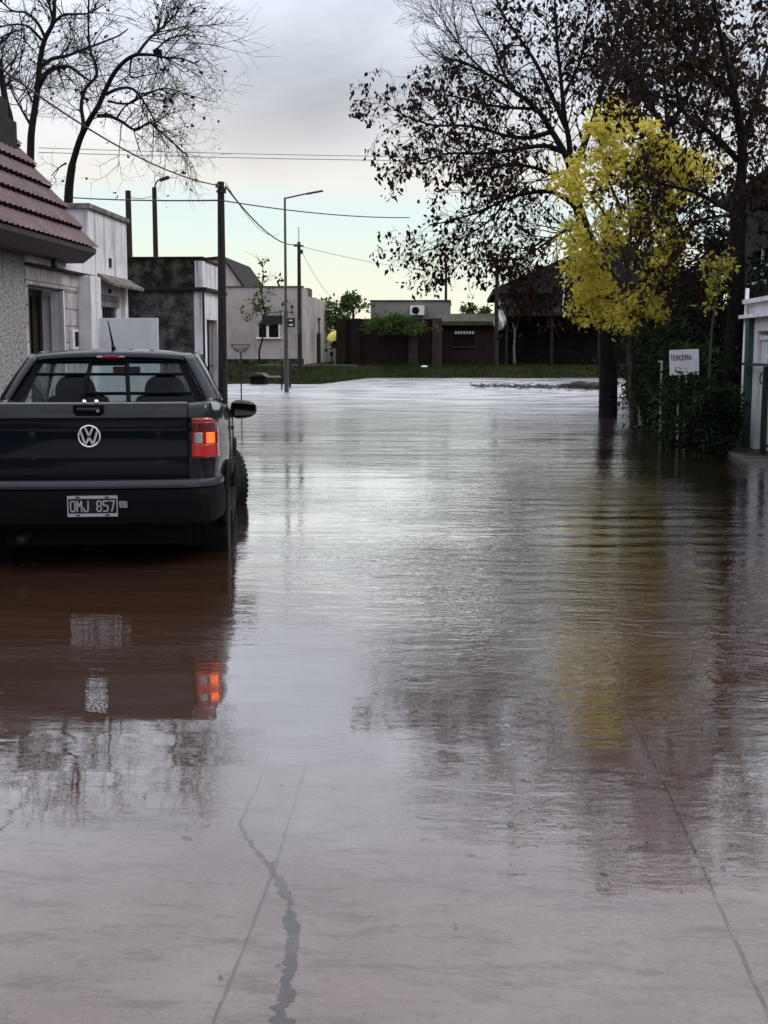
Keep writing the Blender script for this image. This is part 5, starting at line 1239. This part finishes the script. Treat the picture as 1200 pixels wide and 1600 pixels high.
# --- left one of the pair
t = Tree(21); Y6 = 31.0
base = PR(47, 240, Y6); base.z = .1
M1 = t.limb([base, PR(48, 330, Y6), PR(48, 235, Y6), PR(50, 200, Y6), PR(56, 160, Y6), PR(60, 125, Y6), PR(63, 92, Y6), PR(70, 62, Y6), PR(82, 38, Y6), PR(85, 15, Y6), PR(84, -25, Y6)], .11, .042)
L = []
L.append(t.limb([PR(60, 135, Y6), PR(72, 115, Y6-.3), PR(88, 106, Y6-.6), PR(108, 104, Y6-.9), PR(125, 116, Y6-1.2), PR(140, 126, Y6-1.4)], .08, .02, 7))
L.append(t.limb([PR(63, 105, Y6), PR(82, 92, Y6+.3), PR(105, 87, Y6+.6), PR(128, 78, Y6+.9), PR(155, 68, Y6+1.2), PR(185, 56, Y6+1.5), PR(200, 45, Y6+1.7)], .055, .014, 6))
L.append(t.limb([PR(82, 38, Y6), PR(98, 24, Y6-.3), PR(120, 22, Y6-.8), PR(140, 20, Y6-1.2), PR(165, 5, Y6-1.5)], .045, .012, 6))
L.append(t.limb([PR(70, 58, Y6), PR(58, 35, Y6+.2), PR(40, 20, Y6+.5), PR(20, 17, Y6+.8), PR(5, 5, Y6+1), PR(-15, -10, Y6+1)], .045, .014, 6))
L.append(t.limb([PR(65, 62, Y6), PR(45, 42, Y6-.4), PR(25, 38, Y6-.8), PR(0, 42, Y6-1), PR(-20, 50, Y6-1)], .035, .012, 6))
L.append(t.limb([PR(46, 192, Y6), PR(36, 175, Y6+.2), PR(22, 150, Y6+.4), PR(12, 128, Y6+.6)], .04, .014, 6))
L.append(t.limb([PR(50, 160, Y6), PR(42, 140, Y6-.2), PR(30, 124, Y6-.4), PR(12, 120, Y6-.6)], .03, .012, 6))
L.append(t.limb([PR(84, 30, Y6), PR(78, 10, Y6), PR(74, -20, Y6)], .04, .015, 6))
L.append(t.limb([PR(90, 108, Y6-.6), PR(98, 130, Y6-.8), PR(102, 142, Y6-1)], .03, .01, 5))
L.append(M1[30:])
for lm in L: t.sprout(lm, 11, 1.35, .016, [4, 3], .02, .55, .2, .8)
t.leaves(.06, 2, .10, .5, .06, .7)
t.finish('bare_tree', base, 'bare tree with a straight main stem rising from behind the mauve roof', 'tree', m_bark, lf_brown)
# --- third, leaning stem at the chimney
t = Tree(31); Y7 = 27.0; base = PR(22, 260, Y7); base.z = .1
M1 = t.limb([base, PR(22, 260, Y7), PR(16, 190, Y7), PR(9, 160, Y7), PR(4, 130, Y7), PR(-2, 100, Y7), PR(-12, 60, Y7)], .095, .05)
t.sprout(M1, 16, 1.3, .02, [4, 3], .02, .55, .6, .8)
t.finish('bare_tree', base, 'dark leaning bare stem at the left edge, crossing the roof chimney', 'tree', m_bark, lf_brown)

# --- big brown-leaved tree on the right kerb
t = Tree(41); YT = 26.6; base = PR(948, 650, YT); base.z = 0
t.limb([Vector((base.x, YT, -.2)), PR(950, 640, YT), PR(950, 560, YT), PR(948, 500, YT), PR(944, 450, YT)], .205, .17, 12)
S0 = t.limb([PR(944, 450, YT), PR(930, 400, YT), PR(915, 360, YT), PR(902, 320, YT), PR(893, 270, YT)], .165, .10, 10)
lm = []
def LB(pts, r0, r1, dy, sd, n=6):
    l_ = t.limb(trace(pts, YT, sd, dy), r0, r1, n); lm.append(l_); return l_
LB([(893, 272), (885, 245), (862, 205), (838, 170), (800, 140), (760, 115), (722, 96), (692, 92)], .085, .016, 1.5, 1)
LB([(905, 330), (890, 315), (862, 300), (825, 302), (790, 312), (755, 328), (715, 342), (672, 352)], .07, .014, 2.0, 2)
LB([(900, 300), (870, 278), (835, 262), (800, 258), (768, 262), (735, 268)], .055, .014, -1.6, 3)
LB([(878, 235), (850, 228), (815, 232), (780, 238), (735, 240), (700, 240), (660, 250), (628, 256)], .055, .010, 1.8, 4)
LB([(862, 205), (830, 215), (790, 212), (758, 202), (720, 196), (680, 196), (645, 186), (618, 172), (600, 156)], .05, .007, -2, 5)
LB([(838, 170), (795, 168), (752, 162), (705, 150), (668, 152)], .04, .010, 2.2, 6)
LB([(893, 270), (889, 220), (882, 180), (876, 120), (870, 60), (866, -20)], .07, .02, 1.4, 7)
LB([(885, 200), (862, 150), (838, 100), (812, 60), (785, 20), (770, -20)], .06, .015, -2, 8)
LB([(893, 270), (915, 220), (935, 160), (950, 100), (965, 40), (975, -20)], .08, .02, 2, 9)
LB([(880, 150), (905, 100), (915, 50), (925, -20)], .04, .014, -1, 10)
LB([(800, 140), (785, 110), (770, 70), (748, 35), (735, 0)], .035, .010, 1, 11)
LB([(915, 360), (885, 360), (860, 375), (830, 395), (800, 410)], .05, .010, 1.5, 12)
LB([(790, 312), (770, 340), (740, 362), (700, 380), (664, 392)], .03, .007, 1, 13)
LB([(850, 375), (830, 390), (822, 410), (835, 445)], .03, .007, 1, 14)
LB([(760, 115), (735, 90), (712, 62), (690, 30), (672, 8)], .028, .007, 1.2, 15)
for k, l_ in enumerate(lm): t.sprout(l_, 27 if k != 14 else 10, 1.15, .018, [3, 2], -.045, .5, .15, .9)
ntip = len(t.tips)
t.leaves(.62, 4, .105, .75, .075, .62, near=lambda p: not (p.x < .75 and p.z > 7.0 and p.x+p.z*.35 < 3.6))
t.sprout(lm[14], 26, 1.3, .012, [3, 2], .06, .35, .3); t.sprout(lm[0], 16, 1.3, .012, [3], .09, .35, .7)
bigtree = t.finish('brown_leaved_tree', Vector((base.x, YT, 0)), 'big spreading tree with sparse drooping dark brown leaves and thick dark trunk in the water', 'tree', m_bark, lf_brown)

# --- right-hand tree, dense brown leaves
t = Tree(51); YU = 20.0; base = PR(1140, 640, YU); base.z = .05
t.limb([base, PR(1141, 640, YU), PR(1146, 560, YU), PR(1150, 470, YU), PR(1152, 380, YU), PR(1156, 300, YU)], .17, .11, 10)
lm = []
def LU(pts, r0, r1, dy, sd):
    l_ = t.limb(trace(pts, YU, sd, dy), r0, r1, 6); lm.append(l_)
LU([(1156, 300), (1160, 230), (1150, 160), (1135, 90), (1120, 30), (1112, -30)], .09, .02, 1, 1)
LU([(1160, 230), (1178, 170), (1195, 110), (1215, 50), (1230, -20)], .06, .02, 1.2, 2)
LU([(1154, 335), (1120, 318), (1085, 300), (1045, 290), (1010, 280)], .05, .012, -1.5, 3)
LU([(1152, 250), (1120, 215), (1085, 190), (1050, 160), (1010, 145), (975, 135)], .05, .012, 1.5, 4)
LU([(1145, 150), (1110, 120), (1075, 85), (1040, 40), (1010, 0), (990, -30)], .04, .012, -1.5, 5)
LU([(1156, 300), (1185, 275), (1215, 255), (1250, 240)], .05, .015, 1.5, 6)
LU([(1156, 345), (1185, 325), (1220, 320)], .04, .012, 1, 7)
LU([(1060, 165), (1055, 110), (1060, 60), (1055, 0)], .03, .012, 1, 8)
LU([(1152, 400), (1120, 395), (1090, 405), (1060, 420)], .03, .010, 1, 9)
for l_ in lm: t.sprout(l_, 24, .9, .014, [3, 3], -.03, .55, .1, 1)
t.leaves(.50, 4, .092, .7, .06, .65)
t.finish('brown_leaved_tree', base, 'dense brown-leaved tree at the right edge, rising beside the dark brown house', 'tree', m_bark, lf_brown2)
# --- tree between, further back
t = Tree(61); YV = 30.0; base = PR(1062, 600, YV); base.z = .05
t.limb([base, PR(1060, 600, YV), PR(1056, 500, YV), PR(1052, 400, YV), PR(1050, 320, YV)], .16, .10, 10)
lm = []
for sd, pts in enumerate(([(1050, 320), (1045, 240), (1040, 160), (1035, 80), (1030, -20)], [(1050, 330), (1020, 270), (1000, 200), (985, 120), (970, 40)], [(1050, 330), (1075, 270), (1095, 210), (1110, 150), (1130, 80)],
                          [(1052, 380), (1085, 350), (1110, 340), (1140, 335)], [(1052, 400), (1020, 370), (990, 350)], [(1040, 200), (1010, 150), (1000, 80), (1005, 0)], [(1042, 200), (1075, 150), (1085, 80), (1090, -10)])):
    lm.append(t.limb(trace(pts, YV, sd+70, 2), .07, .018, 6))
for l_ in lm: t.sprout(l_, 24, 1.4, .018, [3, 3], -.02, .55, .1, 1)
t.leaves(.46, 4, .125, .7, .09, .65)
t.finish('brown_leaved_tree', base, 'dark brown-leaved tree behind the yellow one, between two other brown-leaved trees', 'tree', m_bark, lf_brown2)

# --- yellow tree
t = Tree(71); YY = 23.2; base = PR(990, 660, YY); base.z = .05
t.limb([base, PR(990, 655, YY), PR(986, 560, YY), PR(984, 480, YY), PR(980, 420, YY)], .085, .06, 9)
lm = []
for sd, pts in enumerate(([(984, 470), (960, 430), (935, 400), (905, 385), (888, 360)], [(980, 420), (965, 370), (935, 320), (905, 285), (885, 262)], [(980, 420), (985, 360), (980, 300), (972, 230), (968, 165)],
                          [(985, 400), (1010, 350), (1030, 300), (1044, 250), (1052, 215)], [(984, 450), (1010, 430), (1030, 400), (1045, 370)], [(984, 490), (960, 470), (935, 455), (915, 440)], [(1030, 300), (1060, 285), (1085, 258)], [(972, 330), (950, 280), (940, 235), (930, 200)],
                          [(990, 340), (1010, 290), (1015, 240), (1010, 195)], [(986, 520), (995, 500), (990, 480)])):
    lm.append(t.limb(trace(pts, YY, sd+90, 1.0), .035, .010, 6))
for l_ in lm: t.sprout(l_, 17, .50, .009, [3, 2], -.02, .6, .15, 1)
t.leaves(.52, 12, .092, .45, .072, .62)
t.finish('yellow_tree', base, 'small tree with bright yellow autumn leaves in front of the big dark trunk', 'tree', m_bark2, lf_yellow)
# yellow sprigs lower right
t = Tree(81); Yq = 18.5; base = PR(1110, 560, Yq); base.z = .05
S1 = t.limb([base, PR(1108, 600, Yq), PR(1112, 520, Yq), PR(1118, 470, Yq), PR(1122, 420, Yq)], .025, .010, 6)
t.sprout(S1, 12, .35, .006, [3], .0, .5, .62); t.leaves(.8, 5, .08, .5, .05, .7)
t.finish('sapling', base, 'thin sapling with a few yellow leaves left of the right edge tree', 'tree', m_bark2, leafmat('yellow_green_leaves', [(.10, .12, .03), (.30, .28, .05), (.45, .38, .06)], .3, 3))

# --- hedge plants along the right kerb
def shrub(name, x, y, rx, ry, h, z0, n, size, lfm, label, cat, seed, hang=.1, stems=7, group=None, asp=.35, up=0.0):
    t = Tree(seed); r = t.r; base = Vector((x, y, z0))
    for k in range(stems):
        a = r.uniform(0, 6.28); q = r.uniform(.2, .8)
        t.tw.tube([base+Vector((math.cos(a)*.06, math.sin(a)*.06, 0)), base+Vector((math.cos(a)*rx*q*.5, math.sin(a)*ry*q*.5, h*.45)), base+Vector((math.cos(a)*rx*q, math.sin(a)*ry*q, h*r.uniform(.7, .95)))], [.014, .010, .005], 4)
    clumps = [(r.gauss(0, .42)*rx, r.gauss(0, .42)*ry, h*(r.uniform(.05, 1)**.8)) for _ in range(max(6, n//26))]
    for k in range(n):
        cx, cy, cz = r.choice(clumps); lim = math.sqrt(max(.05, 1-(cz/h)**2.5*.7)); s_ = .16*min(rx, 1)
        c = base+Vector((cx*lim+r.gauss(0, s_), cy*lim+r.gauss(0, s_), max(.02, cz+r.gauss(0, s_))))
        t.one(c, size*r.uniform(.5, 1.4), hang-up, asp)
    return t.finish(name, base, label, cat, m_bark, lfm, group)
hx = [(3.40, 17.2, .38, .6, .80), (3.38, 18.3, .48, .8, .98), (3.50, 19.5, .60, .75, 1.30), (3.50, 20.8, .60, .85, 1.35), (3.55, 22.2, .60, .9, 1.6), (3.50, 24.0, .55, 1.1, 1.7)]
labs = ['low dark green hedge plant nearest the pavement corner', 'second dark green hedge plant from the pavement corner, with long leaves', 'bushy dark green plant right under the handwritten board', 'dark shrub just behind the handwritten board', 'tall dark shrub between the board and the yellow tree', 'dark shrub at the foot of the yellow tree']
for k, (x, y, rx, ry, h) in enumerate(hx):
    shrub('hedge_shrub', x, y, rx, ry, h, .0, 2100, (.13, .11, .17, .12, .15, .10)[k], lf_fresh if k in (2, 4) else lf_green, labs[k], 'shrub', 200+k, .15, 9, 'shrubs along the right kerb', .28, .1)
shrub('tall_shrub', 4.35, 22.5, .7, 1.4, 3.3, .05, 2600, .13, lf_green, 'tall dark evergreen shrub behind the yellow tree trunk', 'shrub', 230, .2, 10, 'shrubs along the right kerb')
shrub('tall_shrub', 4.3, 27.5, .8, 1.8, 3.4, .05, 2600, .14, lf_green, 'tall dark evergreen shrub just right of the big dark trunk', 'shrub', 231, .2, 10, 'shrubs along the right kerb')
shrub('tall_shrub', 4.5, 19.2, .5, 1.2, 2.6, .05, 1700, .12, lf_green, 'tall dark shrub between the handwritten board and the right edge tree', 'shrub', 232, .2, 9, 'shrubs along the right kerb')
shrub('tall_shrub', 5.2, 33.5, 1.4, 2.2, 3.0, .05, 2400, .16, lf_green, 'broad dark shrub left behind the big dark trunk', 'shrub', 233, .2, 9, 'shrubs along the right kerb')

# --- invented houses and trees behind the photographer, added to darken the pickup's reflections
for k, (x0, x1, y_, h_, lab) in enumerate(((-17, -6.5, -22, 5.5, 'unseen dark brick house added behind the photographer to darken the pickup, left one'), (-5.8, 4.5, -26, 6.5, 'unseen dark two-storey brick house added behind the photographer to darken the pickup, middle one'), (5.2, 17, -21, 5.0, 'unseen dark brick house added behind the photographer to darken the pickup, right one'))):
    o = bpy.data.objects.new('added_dark_house', None); C.objects.link(o); o.location = (x0, y_, 0); tag(o, lab, 'house')
    w = MB(); wally(w, x0, x1, y_-.3, y_, 0, h_, [(x0+2, x0+3.4, 1.0, 2.2), (x1-3.6, x1-2.2, 1.0, 2.2), ((x0+x1)/2-.5, (x0+x1)/2+.5, 0, 2.1)]); w.box(x0, x0+.3, y_-8, y_-.303, 0, h_); w.box(x1-.3, x1, y_-8, y_-.303, 0, h_); w.build('wall', m_bw, o, world=True)
    w = MB(); w.prism([(x0-.4, y_+.5, h_+.003), (x0-.4, y_-4, h_+1.9), (x0-.4, y_-8.5, h_+.003)], (x1-x0+.8, 0, 0)); w.build('roof', m_ledge, o, world=True)
    w = MB(); w.box(x0+2, x0+3.4, y_-.2, y_-.15, 1.0, 2.2); w.build('window', m_dark, o, world=True); w = MB(); w.box(x1-3.6, x1-2.2, y_-.2, y_-.15, 1.0, 2.2); w.build('window', m_dark, o, world=True)
    w = MB(); w.box((x0+x1)/2-.5, (x0+x1)/2+.5, y_-.2, y_-.15, 0, 2.1); w.build('door', m_wood, o, world=True)
for k, (x, y, h_, lab) in enumerate(((-5.2, -9, 5.5, 'unseen dark evergreen tree added on the left kerb behind the photographer to darken the pickup'), (4.6, -10, 5.5, 'unseen dark evergreen tree added on the right kerb behind the photographer to darken the pickup'))):
    t = Tree(300+k); t.limb([Vector((x, y, 0)), Vector((x+.1, y, 2.0)), Vector((x, y+.1, h_))], .16, .05)
    for _ in range(2600):
        a = t.rv(); rr_ = t.r.random()**.4; t.one(Vector((x+a.x*2.6*rr_, y+a.y*2.4*rr_, 1.9+h_*.42+a.z*h_*.42*rr_)), .30, .3, .6)
    t.finish('added_evergreen', Vector((x, y, 0)), lab, 'tree', m_bark, lf_green)

# --- plants beyond the crossing
c_ = PR(620, 512, 70.6); shrub('climbing_shrub', c_.x, 70.4, 1.75, .6, .9, c_.z-.35, 3200, .16, lf_vine, 'green climbing shrub spilling over the top of the brown wall', 'shrub', 240, .5, 14, None, .5)
t = Tree(91); Yb = 80.0; base = PR(552, 520, Yb); base.z = .5
S1 = t.limb([base, PR(552, 500, Yb), PR(552, 485, Yb)], .10, .06, 7); t.sprout(S1, 18, 1.3, .02, [3], .06, .5, .55); t.leaves(.9, 5, .28, .2, .13, .6)
t.finish('broadleaf_tree', base, 'small round broad-leaved tree peeping over the left end of the brown wall', 'tree', m_bark, lf_vine)
t = Tree(92); base = PR(522, 540, 88); base.z = .5
S1 = t.limb([base, PR(524, 520, 88), PR(524, 490, 88)], .1, .06, 7); t.sprout(S1, 22, 1.5, .02, [3], .02, .6, .3); t.leaves(.95, 7, .3, .2, .3, .6)
t.finish('broadleaf_tree', base, 'bushy green tree in the gap between the pinkish house and the brown wall', 'tree', m_bark, lf_vine)
for k, (px, py, w_, lab) in enumerate(((733, 482, 1.9, 'distant low dark tree left of the carport pole, the wider one'), (758, 486, 1.3, 'distant low dark tree next to the carport pole, the narrower one'))):
    c_ = PR(px, py, 130); shrub('distant_tree', c_.x, 130, w_, 1.5, c_.z-.2, .4, 1500, .38, lf_vine, lab, 'tree', 250+k, .1, 8)
t = Tree(260)
for _ in range(9000):
    x = t.r.uniform(-75, 95); h_ = 3.6+1.3*math.sin(x*.21)+.9*math.sin(x*.63+1)+.5*math.sin(x*1.9); z = .3+h_*t.r.random()**.7
    t.one(Vector((x, 172+t.r.gauss(0, 2.2)*(1.1-z/7), z)), .75, .2, .8)
tag(t.leaf.build('distant_treeline', mat('far_foliage', (.020, .028, .014), .95, .5, .3)), 'low dark line of trees along the horizon between the far houses', 'trees', kind='stuff')
# slim tree in front of the pinkish house
t = Tree(93); Yp = 71.0; base = PR(407, 575, Yp); base.z = .5
S1 = t.limb([base, PR(405, 550, Yp), PR(411, 525, Yp), PR(414, 495, Yp), PR(409, 460, Yp), PR(411, 430, Yp), PR(410, 408, Yp)], .07, .02, 6)
t.sprout(S1, 16, 1.2, .015, [3, 2], .04, .5, .3); t.leaves(.62, 3, .26, .3, .12, .7, near=lambda p: p.z < 4.9)
for px, py in ((412, 408), (411, 430), (409, 436), (434, 433), (439, 445), (386, 497)):
    for _ in range(8): t.one(PR(px, py, Yp)+t.rv()*.16, .24, .2, .7)
t.finish('slim_tree', base, 'slim leaning tree with scattered leaves in front of the pinkish house window', 'tree', m_bark, lf_vine)
t = Tree(94); Yp = 72.5; base = PR(804, 565, Yp); base.z = .5
S1 = t.limb([base, PR(803, 545, Yp), PR(804, 520, Yp), PR(800, 503, Yp)], .09, .05, 6); S2 = t.limb([PR(804, 520, Yp), PR(810, 500, Yp), PR(812, 485, Yp)], .05, .02, 6)
t.sprout(S1, 7, 1.2, .02, [3], .03, .5, .6); t.sprout(S2, 7, 1.2, .02, [3], .03, .5, .4)
t.finish('young_bare_tree', base, 'pale thin forked bare tree standing in front of the dark carport', 'tree', mat('pale_bark', (.16, .14, .125), .9, .3, 6), lf_brown)

# ------------------------------------------------------------------ person with umbrella at the end of the brown wall
pp = PR(526, 566, 72.8); px0, py0, pz0 = pp.x, 72.8, .53
def skinned(name, verts, edges, radii, m, parent=None, root=0, sub=2):
    me = bpy.data.meshes.new(name); me.from_pydata([tuple(v) for v in verts], edges, []); o = bpy.data.objects.new(name, me); C.objects.link(o)
    me.materials.append(m); q = o.modifiers.new('skin', 'SKIN'); q.use_smooth_shade = True
    for i, r_ in enumerate(radii): me.skin_vertices[0].data[i].radius = (r_, r_)
    me.skin_vertices[0].data[root].use_root = True
    q2 = o.modifiers.new('sub', 'SUBSURF'); q2.levels = sub; q2.render_levels = sub
    if parent: o.parent = parent
    return o
m_skin = mat('skin', (.32, .19, .14), .6)
J_ = {'pelvis': (0, 0, .93), 'waist': (0, 0, 1.08), 'chest': (0, 0, 1.30), 'neckb': (0, 0, 1.44), 'neck': (0, -.01, 1.52), 'head': (0, -.015, 1.62), 'crown': (0, 0, 1.72)}
vts = [J_[k] for k in ('pelvis', 'waist', 'chest', 'neckb', 'neck', 'head', 'crown')]; rad = [.13, .12, .14, .08, .05, .085, .07]; ed = [(0, 1), (1, 2), (2, 3), (3, 4), (4, 5), (5, 6)]
def chain(root, pts, rs):
    p = root
    for q, r_ in zip(pts, rs): vts.append(q); rad.append(r_); ed.append((p, len(vts)-1)); p = len(vts)-1
    return p
for sx in (1, -1):
    chain(0, [(sx*.09, 0, .85), (sx*.10, -.02, .50), (sx*.10, .03, .10), (sx*.10, -.10, .04)], [.085, .055, .04, .035])
ha = chain(3, [(.17, 0, 1.41), (.22, .02, 1.15), (.16, -.20, 1.12), (.13, -.27, 1.14)], [.06, .042, .032, .028])
hb = chain(3, [(-.17, 0, 1.41), (-.24, .02, 1.13), (-.24, -.06, .90), (-.24, -.08, .82)], [.06, .042, .032, .028])
for h_, o_, in ((ha, (.13, -.27, 1.14)), (hb, (-.24, -.08, .82))):
    for k in range(5):
        s1 = (o_[0]-.03+.014*k, o_[1]-.03, o_[2]-(.05 if h_ == hb else -.02)+.006*(k % 3)); s2 = (s1[0], s1[1]-.02, s1[2]-(.03 if h_ == hb else -.01)); chain(h_, [s1, s2], [.009, .008])
per = skinned('person', vts, ed, rad, m_skin); per.location = (px0, py0, pz0)
tag(per, 'person in dark jacket and pale trousers half hidden by the brown wall, holding an umbrella', 'person')
skinned('trousers', [(0, 0, .96), (.09, 0, .84), (.10, -.02, .50), (.10, .03, .14), (-.09, 0, .84), (-.10, -.02, .50), (-.10, .03, .14)], [(0, 1), (1, 2), (2, 3), (0, 4), (4, 5), (5, 6)], [.145, .10, .075, .065, .10, .075, .065], mat('pale_trousers', (.30, .29, .28), .9), per)
skinned('jacket', [(0, 0, .88), (0, 0, 1.10), (0, 0, 1.32), (0, 0, 1.45), (.18, 0, 1.41), (.225, .02, 1.15), (.165, -.18, 1.12), (-.18, 0, 1.41), (-.245, .02, 1.13), (-.245, -.05, .93)], [(0, 1), (1, 2), (2, 3), (3, 4), (4, 5), (5, 6), (3, 7), (7, 8), (8, 9)], [.17, .155, .165, .095, .075, .058, .048, .075, .058, .048], mat('dark_jacket', (.012, .012, .016), .8), per)
skinned('hair', [(0, .03, 1.60), (0, .02, 1.70), (0, -.02, 1.745)], [(0, 1), (1, 2)], [.082, .085, .05], mat('dark_hair', (.012, .009, .007), .7), per)
for sx in (1, -1):
    w = MB(); w.lathe((sx*.10, -.04, .03), [(.0, -.035), (.05, -.035), (.06, 0), (.045, .04), (0, .045)], 12); w.v = [(a, -.04+(b+.04)*2.2, c_) for a, b, c_ in w.v]; w.build('shoe', m_rubber, per, smooth=True)
um = bpy.data.objects.new('umbrella', None); C.objects.link(um); um.location = (px0+.12, py0-.28, pz0+1.05); tag(um, 'yellow umbrella held by the person at the left end of the brown wall', 'umbrella')
w = MB(); w.grid(lambda u, v: (.50*math.sin(v*1.25)/math.sin(1.25)*math.cos(u*6.2832)*(1-.05*abs(math.sin(u*4*6.2832))*v), .50*math.sin(v*1.25)/math.sin(1.25)*math.sin(u*6.2832), .58+.33*math.cos(v*1.35)), 48, 10)
w.v = [tuple(Matrix.Rotation(R(32), 3, 'X') @ (Matrix.Rotation(R(-12), 3, 'Y') @ Vector(q))) for q in w.v]
w.build('canopy', mat('yellow_fabric', (.72, .60, .12), .7), um, smooth=True, solid=.004)
w = MB(); w.tube([(0, 0, 0), (.0, 0, .10), (-.10, -.30, .80)], .010, 6); w.tube([(0, 0, .0), (0, 0, -.06), (.03, 0, -.08)], .014, 6); w.build('shaft', m_black, um)
